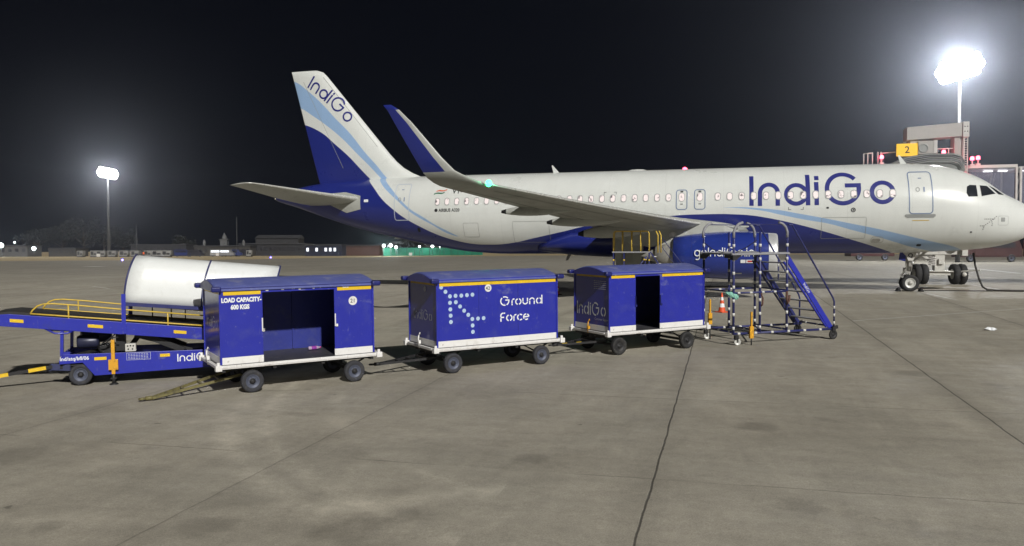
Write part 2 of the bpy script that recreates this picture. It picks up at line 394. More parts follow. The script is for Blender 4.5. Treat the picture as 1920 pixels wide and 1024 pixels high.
M_PIPE = mat('stair_navy_paint', (.022,.027,.13), .4, var=.2, scale=9, dirt=(.06,.055,.08), dirtamt=.5, dirtscale=12)
M_BAND = mat('stair_white_band', (.60,.60,.58), .45, var=.06)
M_PAD = mat('grey_foam_padding', (.26,.26,.28), .7, var=.2, scale=9)
M_CONE = mat('cone_orange', (.72,.10,.03), .5, var=.12, scale=9)
M_GLASS = mat('cockpit_glass', (.012,.014,.018), .06, var=.2, coat=1.0)
def glow(name, col, s):
    m = bpy.data.materials.new(name); m.use_nodes = True
    b = m.node_tree.nodes['Principled BSDF']
    b.inputs['Base Color'].default_value = (*[min(.05, c) for c in col], 1)
    b.inputs['Emission Color'].default_value = (*col, 1); b.inputs['Emission Strength'].default_value = s
    return m
M_LAMP = glow('floodlight_lens', (1, .98, .95), 60)
M_RED = glow('red_beacon_lens', (1, .05, .10), 9)
M_REDC = glow('red_beacon_core', (1, .10, .17), 7)
M_GREEN = glow('green_navigation_lens', (.06, 1, .32), 4)
M_TAXI = glow('blue_taxiway_lens', (.10, .08, 1), 18)
M_LITWIN = glow('lit_window', (.9, .95, 1.0), 1.3)
M_TAILL = glow('tail_light_lens', (1, .85, .6), 8)
M_TUBE = glow('ceiling_tube', (.95, .95, 1.0), 4)
def signlit():
    m = glow('backlit_yellow', (1, .55, .02), .5)
    nt = m.node_tree; N = nt.nodes; L = nt.links
    tc = N.new('ShaderNodeTexCoord'); s = N.new('ShaderNodeVectorMath'); s.operation = 'DISTANCE'
    s.inputs[1].default_value = (-4.1, 5.6, 6.88); L.new(tc.outputs['Object'], s.inputs[0])
    r = N.new('ShaderNodeMapRange'); r.inputs[1].default_value = 0; r.inputs[2].default_value = .6; r.inputs[3].default_value = 2.0; r.inputs[4].default_value = .75
    L.new(s.outputs['Value'], r.inputs[0]); L.new(r.outputs[0], N['Principled BSDF'].inputs['Emission Strength'])
    return m
M_SIGN = signlit()
def cabin():
    m = glow('cabin_window_pane', (1.0, .90, .86), .66)
    nt = m.node_tree; N = nt.nodes; L = nt.links
    tc = N.new('ShaderNodeTexCoord'); n = N.new('ShaderNodeTexNoise'); n.inputs['Scale'].default_value = 6.5; n.inputs['Detail'].default_value = 2
    L.new(tc.outputs['Object'], n.inputs[0])
    r = N.new('ShaderNodeValToRGB'); r.color_ramp.elements[0].position = .34; r.color_ramp.elements[0].color = (.10, .07, .08, 1)
    r.color_ramp.elements[1].position = .43; r.color_ramp.elements[1].color = (1.0, .86, .82, 1)
    L.new(n.outputs[0], r.inputs[0]); L.new(r.outputs[0], N['Principled BSDF'].inputs['Emission Color'])
    return m
M_CABIN = cabin()

# ------------------------------------------------------------------ stroke lettering
def arc(cx, cy, r, a0, a1, n=24):
    return [(cx+r*math.cos(R(a0+(a1-a0)*i/n)), cy+r*math.sin(R(a0+(a1-a0)*i/n))) for i in range(n+1)]
def ln(a, b, n=12):
    return [(a[0]+(b[0]-a[0])*i/n, a[1]+(b[1]-a[1])*i/n) for i in range(n+1)]
# metrics: cap height 1.40, x height 1.07, stroke .19 ; advance includes spacing
GL = {
 'I': (.37, [ln((.1,0),(.1,1.4))]),
 'n': (1.15, [ln((.1,0),(.1,.6))+arc(.49,.60,.385,180,0)+ln((.875,.6),(.875,0))]),
 'd': (1.32, [arc(.535,.51,.43,0,360), ln((1.04,0),(1.04,1.42))]),
 'i': (.42, [ln((.1,0),(.1,1.06)), ln((.12,1.15),(.12,1.35),1)]),
 'G': (1.86, [arc(.76,.73,.665,40,370,40), ln((.85,.87),(1.52,.87))]),
 'o': (1.20, [arc(.53,.53,.44,0,360)]),
 'r': (.62, [ln((.1,0),(.1,.65))+arc(.45,.62,.35,175,80,8)]),
 'u': (1.15, [ln((.1,1.06),(.1,.45))+arc(.49,.48,.385,180,360)+ln((.875,.45),(.875,1.06))]),
 'F': (.95, [ln((.1,0),(.1,.9))+arc(.45,.95,.36,180,90,8)+ln((.45,1.31),(.8,1.31)), ln((.1,.66),(.62,.66))]),
 'c': (1.02, [arc(.53,.53,.44,45,315)]),
 'e': (1.15, [arc(.53,.53,.44,0,310), ln((.15,.55),(.95,.55))]),
 'g': (1.20, [arc(.53,.53,.44,0,360), ln((.97,1.0),(.97,-.1))+arc(.55,-.08,.42,0,-130,12)]),
 '.': (.32, [ln((.1,0),(.1,.19),1)]),
 ' ': (.6, []),
}
def strokes(mb, text, fn, w=.19, gap=False, mi=0, sub=2, x0=0.):
    x = x0
    for ch in text:
        adv, ss = GL[ch]
        for pl in ss:
            pl = [Vector((p[0]+x, p[1])) for p in pl]
            q = [pl[0]]
            for p in pl[1:]:
                if (p-q[-1]).length > 1e-5: q.append(p)
            pl = q; n = len(pl); L = []
            closed = (pl[0]-pl[-1]).length < .02
            for i, p in enumerate(pl):
                if closed and i in (0, n-1): t = pl[1]-pl[-2]
                else: t = pl[min(i+1, n-1)]-pl[max(i-1, 0)]
                t.normalize(); nn = Vector((-t.y, t.x))
                L.append([p+nn*w*(k/sub-.5) for k in range(sub+1)])
            for i in range(n-1):
                if gap and n > 12:
                    f = (i+.5)/(n-1)
                    if abs(f-.25) < .035 or abs(f-.75) < .035: continue
                vs = [fn(*a) for a in L[i]]+[fn(*a) for a in L[i+1]]
                mb.add(vs, [(k, k+1, sub+2+k, sub+1+k) for k in range(sub)], mi)
        x += adv
    return x
def fonttext(mb, text, size, fn, bold=0.0, mi=0, align='LEFT', sx=1.0):
    cu = bpy.data.curves.new('t', 'FONT'); cu.body = text; cu.size = size; cu.resolution_u = 3; cu.offset = bold; cu.align_x = align
    o = bpy.data.objects.new('t', cu); COL.objects.link(o)
    dg = bpy.context.evaluated_depsgraph_get(); dg.update()
    me = bpy.data.meshes.new_from_object(o.evaluated_get(dg))
    vs = [fn(v.co.x*sx, v.co.y) for v in me.vertices]; fs = [tuple(p.vertices) for p in me.polygons]
    mb.add(vs, fs, mi)
    bpy.data.objects.remove(o); bpy.data.curves.remove(cu); bpy.data.meshes.remove(me)

# ------------------------------------------------------------------ ground
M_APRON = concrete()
xs = [-900, -300, -60, 0, 60, 300]
mb = MB()
mb.add([(-900,-160,gz(0,-160)),(400,-160,gz(0,-160)),(400,0,0),(-900,0,0)], [(0,1,2,3)])
mb.add([(-900,0,0),(400,0,0),(400,1500,0),(-900,1500,0)], [(0,1,2,3)])
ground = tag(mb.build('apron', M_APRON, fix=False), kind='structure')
M_GRASS = mat('dry_grass', (.36,.28,.15), .95, var=.45, scale=.25, dirt=(.10,.10,.05), dirtamt=.7, dirtscale=.12)
edge = [(-420,-60),(-148,84),(-131,93.5),(-113,102.5),(-103,142),(-82,185),(-60,208),(-23,229),(43,243),(160,262),(395,300)]
mb = MB()
mb.add([(x,y,.02) for x, y in edge]+[(395,1400,.02),(-890,1400,.02),(-890,-60,.02)], [tuple(range(len(edge)+3))])
tag(mb.build('grass_strip', M_GRASS, fix=False), kind='structure')
M_MARK = mat('worn_white_marking', (.55,.54,.50), .7, var=.2, scale=2, dirt=(.28,.26,.22), dirtamt=.9, dirtscale=1.5)
mb = MB()
def line(a, b, w):
    a = Vector((*a, 0)); b = Vector((*b, 0)); t = (b-a).normalized(); n = Vector((-t.y, t.x, 0))*w/2
    k = 8; P = []
    for i in range(k+1):
        p = a+(b-a)*i/k
        for q in (p-n, p+n): P.append((q.x, q.y, gz(q.x, q.y)+.006))
    mb.add(P, [(2*i, 2*i+2, 2*i+3, 2*i+1) for i in range(k)])
line((-9.38,-13.71), (-3.0,-8.48), .07); line((-3.0,-8.48),(6,-1.1), .07)
line((10.4,58.8), (8.77,30.0), .35); line((-.5,7.3), (-.72,1.6), .12); line((-4.44,-.3), (-1.98,.08), .08)
line((-89.8,43.6), (-87.3,43.1), 1.6); line((-47.8,-2.4), (-45.3,-4.0), .12); line((-4.65,-1.5), (-4.3,-5.0), .10)
line((-148,83.5), (-131,93), .5); line((-131,93),(-113,102), .4)
tag(mb.build('ground_markings', M_MARK, fix=False), kind='structure')

# ------------------------------------------------------------------ aircraft
SEC=[ # x_ac, top, bot, halfwidth, zc
(0,3.16,3.14,.01,3.15),(.05,3.38,2.93,.22,3.15),(.2,3.68,2.64,.46,3.15),(.4,3.90,2.43,.66,3.15),(.8,4.15,2.24,.92,3.17),(1.3,4.42,2.09,1.16,3.22),(1.75,4.78,2.0,1.33,3.30),(2.1,5.03,1.95,1.45,3.38),
(2.75,5.36,1.89,1.62,3.52),(3.5,5.62,1.84,1.77,3.65),(4.5,5.79,1.79,1.89,3.75),(5.5,5.85,1.755,1.95,3.79),(6.6,5.86,1.74,1.975,3.80),(9,5.86,1.74,1.975,3.80),
(24,5.86,1.74,1.975,3.80),(26,5.86,1.84,1.955,3.86),(27.5,5.86,2.05,1.88,3.95),(29.2,5.85,2.38,1.74,4.10),(30.6,5.82,2.68,1.58,4.24),(31.9,5.78,2.97,1.39,4.37),(33.5,5.70,3.41,1.12,4.54),(35,5.58,3.90,.84,4.72),(36.4,5.32,4.37,.52,4.84),(37.3,5.06,4.63,.26,4.85),(37.57,4.95,4.74,.12,4.85)]
def interp(T,x,k):
    # monotone cubic (Fritsch-Carlson) on column k
    n=len(T); xs=[t[0] for t in T]; ys=[t[k] for t in T]
    if x<=xs[0]: return ys[0]
    if x>=xs[-1]: return ys[-1]
    i=0
    while xs[i+1]<x: i+=1
    d=[(ys[j+1]-ys[j])/(xs[j+1]-xs[j]) for j in range(n-1)]
    def m(j):
        if j==0: return d[0]
        if j==n-1: return d[-1]
        if d[j-1]*d[j]<=0: return 0.
        w1=2*(xs[j+1]-xs[j])+(xs[j]-xs[j-1]);w2=(xs[j+1]-xs[j])+2*(xs[j]-xs[j-1])
        return (w1+w2)/(w1/d[j-1]+w2/d[j])
    h=xs[i+1]-xs[i];t=(x-xs[i])/h
    return ((1+2*t)*(1-t)**2*ys[i]+t*(1-t)**2*h*m(i)+t*t*(3-2*t)*ys[i+1]+t*t*(t-1)*h*m(i+1))
def section(X): return tuple(interp(SEC, -X, k) for k in (1, 2, 3, 4))
AIR = empty('passenger_jet', (0,0,0), label='large white and blue twin-engine passenger jet parked nose right behind the carts', cat='airplane')
def fring(X, n=72, g=0.0):
    t, b, w, c = section(X); rg = []
    for j in range(n):
        a = 2*PI*j/n; y = math.cos(a)*(w+g); s = math.sin(a)
        rg.append((X, y, c+(t-c+g)*s if s > 0 else c+(c-b+g)*s))
    return rg
X = []; x = 0.0
for s in (0,.02,.05,.1,.15,.2,.3,.4,.5,.65,.8,1,1.2,1.4,1.6,1.8,2,2.2,2.4,2.6,2.8,3,3.3,3.6,4,4.5,5,5.5,6): X.append(-s)
x = 6.5
while x < 37.3: X.append(-x); x += .5
X += [-37.3, -37.45, -37.57]
mb = MB(); mb.loft([fring(q) for q in X])
mb.build('fuselage', M_LIV, AIR)
def fs(x, z, off=.004, side=-1):
    off += .002
    t, b, w, c = section(x); h = (t-c) if z > c else (c-b)
    q = max(-.995, min(.995, (z-c)/h)); y = w*math.sqrt(1-q*q)
    n = Vector((0, y/(w*w), (z-c)/(h*h))).normalized()
    return Vector((x, side*(y+n.y*off), z+n.z*off))
# fuselage name
mb = MB()
strokes(mb, 'I', lambda a, b: fs(-12.20+a, 3.93+b, .003), x0=0)
for ch, x0 in (('n',-11.83),('d',-10.695),('i',-9.39),('G',-8.94),('o',-7.08)):
    strokes(mb, ch, lambda a, b, x0=x0: fs(x0+a, 3.915+b, .003))
mb.build('name_lettering', M_LOGO, AIR, fix=False)
# small type name under the rear windows, registration, flag
mb = MB(); fonttext(mb, 'AIRBUS A320', .22, lambda a, b: fs(-27.28+a, 3.88+b), bold=.006, sx=.9)
mb.disc(fs(-27.42,3.955,.006), (0,-1,0), .085, 16)
mb.build('type_lettering', M_BLACK, AIR, fix=False)
mb = MB(); fonttext(mb, 'VT-', .36, lambda a, b: fs(-26.62+a, 4.80+b), bold=.008)
mb.build('registration_lettering', M_BLACK, AIR, fix=False)
M_FLG = [mat('flag_'+n, c, .5) for n, c in (('orange',(.6,.12,.05)),('white',(.65,.65,.65)),('green',(.02,.16,.08)))]
mb = MB()
for k in range(3):
    for i in range(8):
        xa = -27.5+i*.072; xb = xa+.072; z0 = 4.94-.065*k; s0 = .03*math.sin(i*.8); s1 = .03*math.sin((i+1)*.8)
        sh0 = .012*i; sh1 = .012*(i+1)
        mb.add([fs(xa-.05*k,z0-.065+s0+sh0,.005),fs(xb-.05*k,z0-.065+s1+sh1,.005),fs(xb-.05*k,z0+s1+sh1,.005),fs(xa-.05*k,z0+s0+sh0,.005)], [(0,1,2,3)], k)
mb.build('flag_marking', M_FLG, AIR, fix=False)
def rrect(cx, cz, w, h, r, n=5):
    P = []
    for (sx, sz, a0) in ((1,1,0),(-1,1,90),(-1,-1,180),(1,-1,270)):
        for i in range(n+1):
            a = R(a0+90*i/n); P.append((cx+sx*(w/2-r)+r*math.cos(a), cz+sz*(h/2-r)+r*math.sin(a)))
    Q = []
    for i, p in enumerate(P):
        q = P[(i+1) % len(P)]; k = 8 if i % (n+1) == n else 1
        for j in range(k): Q.append((p[0]+(q[0]-p[0])*j/k, p[1]+(q[1]-p[1])*j/k))
    return Q
def ringmesh(mb, out, inn, off, mi=0):
    n = len(out)
    vs = [fs(*p, off) for p in out]+[fs(*p, off) for p in inn]
    mb.add(vs, [(i, (i+1) % n, n+(i+1) % n, n+i) for i in range(n)], mi)
def fill(mb, pts, off, mi=0):
    cx = sum(p[0] for p in pts)/len(pts); cz = sum(p[1] for p in pts)/len(pts); n = len(pts)
    vs = [fs(*p, off) for p in pts]+[fs(cx+(p[0]-cx)*.5, cz+(p[1]-cz)*.5, off) for p in pts]+[fs(cx, cz, off)]
    mb.add(vs, [(i, (i+1) % n, n+(i+1) % n, n+i) for i in range(n)]+[(n+i, n+(i+1) % n, 2*n) for i in range(n)], mi)
# cabin windows with lit panes
M_WFRAME = mat('window_surround', (.36,.37,.37), .4, var=.05)
wx = [-6.13-.5335*i for i in range(15)]
wx += [-15.84, -16.37, -16.90, -17.42, -17.945, -18.465, -18.985, -19.51, -20.04, -20.56]+[-21.09-.5225*i for i in range(13)]
for i, x in enumerate(wx):
    mb = MB(); ringmesh(mb, rrect(x, 4.385, .27, .38, .11), rrect(x, 4.385, .205, .31, .09), .013)
    f = mb.build('window', M_WFRAME, AIR, fix=False)
    mb = MB(); fill(mb, rrect(x, 4.385, .205, .31, .09), .011)
    mb.build('pane', M_CABIN, f, fix=False)
# doors
def outline(x0, x1, z0, z1, r, w, off=.006, lean=0):
    cx, cz = (x0+x1)/2, (z0+z1)/2
    o = [(a+lean*(b-z0), b) for a, b in rrect(cx, cz, x1-x0, z1-z0, r)]
    i = [(a+lean*(b-z0), b) for a, b in rrect(cx, cz, x1-x0-2*w, z1-z0-2*w, max(.01, r-w))]
    return o, i
def door(x0, x1, z0, z1, r, w, mline, nm='door', detail=True, pane=False):
    mb = MB(); o, i = outline(x0, x1, z0, z1, r, w)
    ringmesh(mb, o, i, .006)
    d = mb.build(nm, mline, AIR, fix=False)
    cx = (x0+x1)/2
    if detail:
        m = MB(); zc = z0+1.08
        ringmesh(m, rrect(cx-.12, zc, .17, .2, .08), rrect(cx-.12, zc, .10, .13, .05), .005)
        m.build('porthole', M_SEAM, d, fix=False)
        m = MB(); o2 = rrect(cx+.14, zc, .06, .22, .02); fill(m, o2, .008); fill(m, rrect(cx, z1-.32, .14, .04, .015), .006)
        m.build('handle', M_LINE, d, fix=False)
    if pane:
        m = MB(); ringmesh(m, rrect(cx, z0+.60, .28, .42, .12), rrect(cx, z0+.60, .235, .36, .10), .005); fill(m, rrect(cx, z0+.60, .235, .36, .10), .004, 1)
        m.build('pane', [M_WFRAME, M_CABIN], d, fix=False)
        m = MB(); fill(m, rrect(cx, z0+.86, .13, .06, .02), .006); fill(m, rrect(cx, z0+.27, .12, .03, .01), .006)
        m.build('handle', M_DARK, d, fix=False)
    return d
M_OUT = mat('pale_door_outline', (.50,.55,.62), .4, var=.05)
d1 = door(-5.49, -4.50, 3.46, 5.37, .16, .045, M_LINE)
m = MB(); m.add([fs(-5.62,3.45,.01),fs(-4.40,3.45,.01),fs(-4.47,3.30,.01),fs(-5.55,3.30,.01)], [(0,1,2,3)])
ringmesh(m, rrect(-5.02,3.40,1.24,.12,.05), rrect(-5.02,3.40,1.1,.03,.01), .012)
m.build('sill', M_SEAM, d1, fix=False)
m = MB(); fill(m, rrect(-4.99,3.19,.68,.03,.01), .006); m.build('step_marking', M_RAILY, d1, fix=False)
door(-29.80, -28.93, 3.47, 5.38, .13, .04, M_OUT)
door(-15.50, -14.97, 3.79, 4.75, .14, .04, M_LINE, 'emergency_exit', False, True)
door(-14.67, -14.15, 3.79, 4.75, .14, .04, M_LINE, 'emergency_exit', False, True)
for a in ((-23.43,-21.58,2.32,3.35),(-9.07,-7.2,2.42,3.36),(-26.0,-25.2,2.6,3.3)):
    m = MB(); o, i = outline(*a[:2], a[2], a[3], .06, .014); ringmesh(m, o, i, .005)
    m.build('cargo_hatch', M_SEAM, AIR, fix=False)
# ports, vents, sensor square and small dots on the nose
m = MB()
for (x, z, r) in ((-7.76,3.68,.10),):
    ringmesh(m, rrect(x,z,2*r,2*r,r*.98), rrect(x,z,1.2*r,1.2*r,r*.58), .006); fill(m, rrect(x,z,r*.7,r*.7,r*.34), .006)
fill(m, rrect(-8.83,3.79,.11,.08,.035), .006); fill(m, rrect(-2.89,2.67,.09,.06,.028), .006); fill(m, rrect(-28.5,2.99,.16,.22,.07), .006)
fill(m, rrect(-4.9,2.11,.2,.1,.045), .006)
m.build('service_port', M_DARK, AIR, fix=False)
m = MB(); ringmesh(m, rrect(-6.68,2.36,.52,.28,.12), rrect(-6.68,2.36,.49,.25,.11), .006); fill(m, rrect(-6.72,2.34,.34,.14,.06), .006)
m.build('vent', M_STEEL, AIR, fix=False)
m = MB(); ringmesh(m, rrect(-1.60,3.16,.44,.40,.06), rrect(-1.60,3.16,.42,.38,.05), .006); fill(m, rrect(-1.61,3.20,.17,.18,.02), .006)
m.build('sensor_panel', M_SEAM, AIR, fix=False)
m = MB()
for (x, z) in [(-2.38+.075*i, 3.225) for i in range(6)]+[(-1.9-.072*i, 3.33-.058*i) for i in range(8)]+[(-2.54+.075*i, 2.935) for i in range(3)]+[(-2.40,2.86),(-2.42,2.79),(-2.06,3.02),(-2.07,2.95),(-2.08,3.1)]:
    fill(m, rrect(x, z, .05, .028, .012, 2), .006)
m.build('dotted_emblem', M_BLACK, AIR, fix=False)
m = MB(); fill(m, rrect(-31.46,4.53,.26,.14,.02), .006); m.build('label_plate', M_TXTW, AIR, fix=False)
for (x, s) in ((-18.9,1),(-18.3,-1),(-10.5,1),(-9.85,-1)):
    m = MB()
    for z, sz in ((4.70,-1),(3.72,1)):
        m.add([fs(x,z,.005),fs(x+s*.12,z,.005),fs(x+s*.12,z+sz*.02,.005),fs(x,z+sz*.02,.005)], [(0,1,2,3)])
        m.add([fs(x,z,.005),fs(x+s*.02,z,.005),fs(x+s*.02,z+sz*.12,.005),fs(x,z+sz*.12,.005)], [(0,1,2,3)])
    m.build('corner_mark', M_BLACK, AIR, fix=False)
# cockpit windows
def poly(mb, pts, off, mi=0, side=-1):
    P = []
    n = len(pts)
    for i in range(n):
        a, b = pts[i], pts[(i+1) % n]
        for k in range(4): P.append((a[0]+(b[0]-a[0])*k/4, a[1]+(b[1]-a[1])*k/4))
    cx = sum(p[0] for p in P)/len(P); cz = sum(p[1] for p in P)/len(P); N = len(P)
    vs = []
    for f in (1, .66, .33): vs += [fs(cx+(p[0]-cx)*f, cz+(p[1]-cz)*f, off, side) for p in P]
    vs.append(fs(cx, cz, off, side))
    fsx = [(r*N+i, r*N+(i+1) % N, (r+1)*N+(i+1) % N, (r+1)*N+i) for r in (0, 1) for i in range(N)]+[(2*N+i, 2*N+(i+1) % N, 3*N) for i in range(N)]
    mb.add(vs, fsx, mi, True)
CK = ([(-3.07,4.65),(-2.94,4.725),(-2.66,4.715),(-2.66,4.21),(-3.05,4.20),(-3.12,4.38)],
      [(-2.50,4.71),(-2.17,4.69),(-1.84,4.34),(-2.49,4.22)],
      [(-2.08,4.72),(-1.84,4.60),(-1.40,4.29),(-1.70,4.31)])
for side in (-1, 1):
    for p in CK:
        m = MB(); poly(m, p, .006, 0, side); m.build('cockpit_window', M_GLASS, AIR, fix=False)
# aerials, beacon, fairings on the roof
def blade(name, pts, th, parent, m_, y=0):
    m = MB(); m.loft([[(x, y+s*th, z) for x, z in pts] for s in (-.5, .5)], smooth=False)
    return m.build(name, m_, parent)
blade('antenna', [(-21.84,6.24),(-21.78,6.24),(-21.42,5.83),(-21.74,5.83)], .03, AIR, M_LIV)
blade('antenna', [(-5.60,6.24),(-5.52,6.24),(-5.20,5.80),(-5.48,5.80)], .03, AIR, M_LIV)
blade('antenna', [(-30.4,2.70),(-30.05,2.72),(-30.15,2.55),(-30.5,2.55)], .03, AIR, M_GEARW)
blade('antenna', [(-21.0,1.75),(-20.8,1.75),(-21.0,1.40),(-21.12,1.40)], .03, AIR, M_GEARW)
m = MB(); m.lathe([(0,.11),(.05,.11),(.10,.07),(.125,0)], (-15.19,0,5.85), (0,0,1), 16); m.build('beacon', M_RED, AIR)
m = MB(); m.loft([[(x, .25*r*math.cos(a), 5.84+.09*r*math.sin(a)) for a in [PI*k/8 for k in range(9)]] for x, r in ((-18.0,.1),(-17.8,.8),(-17.5,1),(-17.2,.8),(-16.95,.1))], closed=False, cap=False)
m.build('roof_fairing', M_LIV, AIR)
m = MB(); m.lathe([(0,.05),(.06,.045),(.09,0)], (-37.56,0,4.84), (-1,0,0), 12); m.build('tail_light', M_TAILL, AIR)

# fin
def foil(le, te, th, axis, n=14):
    # le, te: Vector ; axis: unit thickness dir ; returns ring
    P = []
    def t(f): return 5*th*(.2969*math.sqrt(f)-.126*f-.3516*f*f+.2843*f**3-.1036*f**4)
    fr = [.5*(1-math.cos(PI*i/n)) for i in range(n+1)]
    for f in reversed(fr): P.append(le+(te-le)*f+axis*t(f))
    for f in fr[1:-1]: P.append(le+(te-le)*f-axis*t(f))
    return P
mb = MB(); rings = []
for z, xl, xt, th in ((5.0,-27.2,-34.75,.30),(5.6,-28.3,-34.90,.34),(5.86,-28.95,-34.98,.38),(6.05,-29.4,-35.03,.44),(6.34,-29.91,-35.10,.52),(6.7,-30.33,-35.20,.60),(7.11,-30.71,-35.31,.60),(8.0,-31.46,-35.54,.56),(9.0,-32.30,-35.80,.49),(10.0,-33.14,-36.06,.42),(11.0,-33.98,-36.32,.35),(11.45,-34.36,-36.44,.30),(11.68,-34.60,-36.50,.24),(11.80,-34.95,-36.53,.12)):
    rings.append(foil(Vector((xl,0,z)), Vector((xt,0,z)), th, Vector((0,1,0))))
mb.loft(rings); FIN = mb.build('tail_fin', M_LIV, AIR)
def finy(x, z):   # half thickness of the fin at x, z
    xl = -30.71-(z-7.11)*.84; xt = -35.31-(z-7.11)*.26; f = max(.02, min(.98, (x-xl)/(xt-xl)))
    th = .60-(z-7.11)*.062
    return 5*th*(.2969*math.sqrt(f)-.126*f-.3516*f*f+.2843*f**3-.1036*f**4)
# name along the fin
m = MB()
def fmap(a, b):
    s = .525; L_ = a*s; px, pz = -35.52, 10.90; k = 24
    for q in range(k):
        th = -R(35+12*(L_*(q+.5)/k)/3.2); px += math.cos(th)*L_/k; pz += math.sin(th)*L_/k
    th = -R(35+12*L_/3.2); px += -math.sin(th)*b*s; pz += math.cos(th)*b*s
    return (px, -finy(px, pz)-.012, pz)
for ch, x0 in (('I',0),('n',.37),('d',1.50),('i',2.80),('G',3.22),('o',5.10)): strokes(m, ch, lambda a, b, x0=x0: fmap(a+x0, b), w=.17)
m.build('name_lettering', M_LOGO, FIN, fix=False)
m = MB()
def fseam(x0, z0, x1, z1, w=.02):
    P = []
    for k in range(13):
        x = x0+(x1-x0)*k/12; z = z0+(z1-z0)*k/12; y = -finy(x, z)-.004
        P += [(x-w/2, y, z), (x+w/2, y, z)]
    m.add(P, [(2*i, 2*i+1, 2*i+3, 2*i+2) for i in range(12)])
fseam(-33.35,6.4,-35.75,11.2); fseam(-31.35,7.5,-34.55,11.4,.03)
m.build('rudder_seam', M_SEAM, FIN, fix=False)
# tailplane
for side in (-1, 1):
    rings = []
    for y, xl, zl, xt, zt, th in ((.5,-31.35,4.62,-35.05,4.36,.42),(1.5,-32.05,4.69,-35.2,4.42,.36),(3,-33.08,4.85,-35.57,4.60,.28),(4.5,-34.11,5.02,-35.95,4.84,.2),(5.7,-34.93,5.16,-36.25,5.03,.13),(6.05,-35.22,5.20,-36.34,5.08,.09),(6.22,-35.55,5.21,-36.38,5.11,.04)):
        rings.append(foil(Vector((xl,side*y,zl)), Vector((xt,side*y,zt)), th, Vector((0,0,1))))
    m = MB(); m.loft(rings, mfun=lambda i, j: 1 if 12 <= j <= 15 else 0); HS = m.build('tailplane', [M_GREYP, M_WINGW], AIR)
    m = MB(); P = [(-34.03,4.50),(-33.70,4.98),(-32.77,5.02),(-31.82,4.80),(-31.80,4.10),(-32.71,3.93)]
    poly(m, P, .015, 0, side); m.build('root_plate', M_GREYP, HS, fix=False)

# wings
M_PANEL = mat('wing_underside_grey', (.34,.345,.315), .42, var=.12, scale=1.2, dirt=(.13,.12,.10), dirtamt=.55, dirtscale=.9, bump=.1, bscale=1.5)
WS = [(1.2,-12.0,2.75,-18.95,2.72,.85,0),(3.0,-12.75,2.88,-18.95,2.80,.72,0),(6.4,-14.57,3.06,-18.92,3.02,.50,0),(9,-15.96,3.26,-19.6,3.22,.38,0),(12,-17.56,3.50,-20.40,3.47,.30,0),(15,-19.17,3.77,-21.2,3.74,.23,0),
      (16.7,-20.08,3.93,-21.62,3.88,.19,.02),(17.15,-20.40,4.00,-21.74,3.92,.17,.25),(17.45,-20.64,4.10,-21.84,4.00,.15,.6),(17.66,-20.86,4.22,-21.95,4.12,.13,.95),(17.78,-21.05,4.33,-22.06,4.29,.12,1.2),(17.9,-21.42,4.72,-22.28,4.72,.10,1.38),(17.98,-21.80,5.18,-22.53,5.18,.085,1.42),(18.06,-22.28,5.75,-22.86,5.78,.065,1.42),(18.11,-22.68,6.15,-23.05,6.14,.05,1.42),(18.14,-22.92,6.30,-23.18,6.30,.03,1.42)]
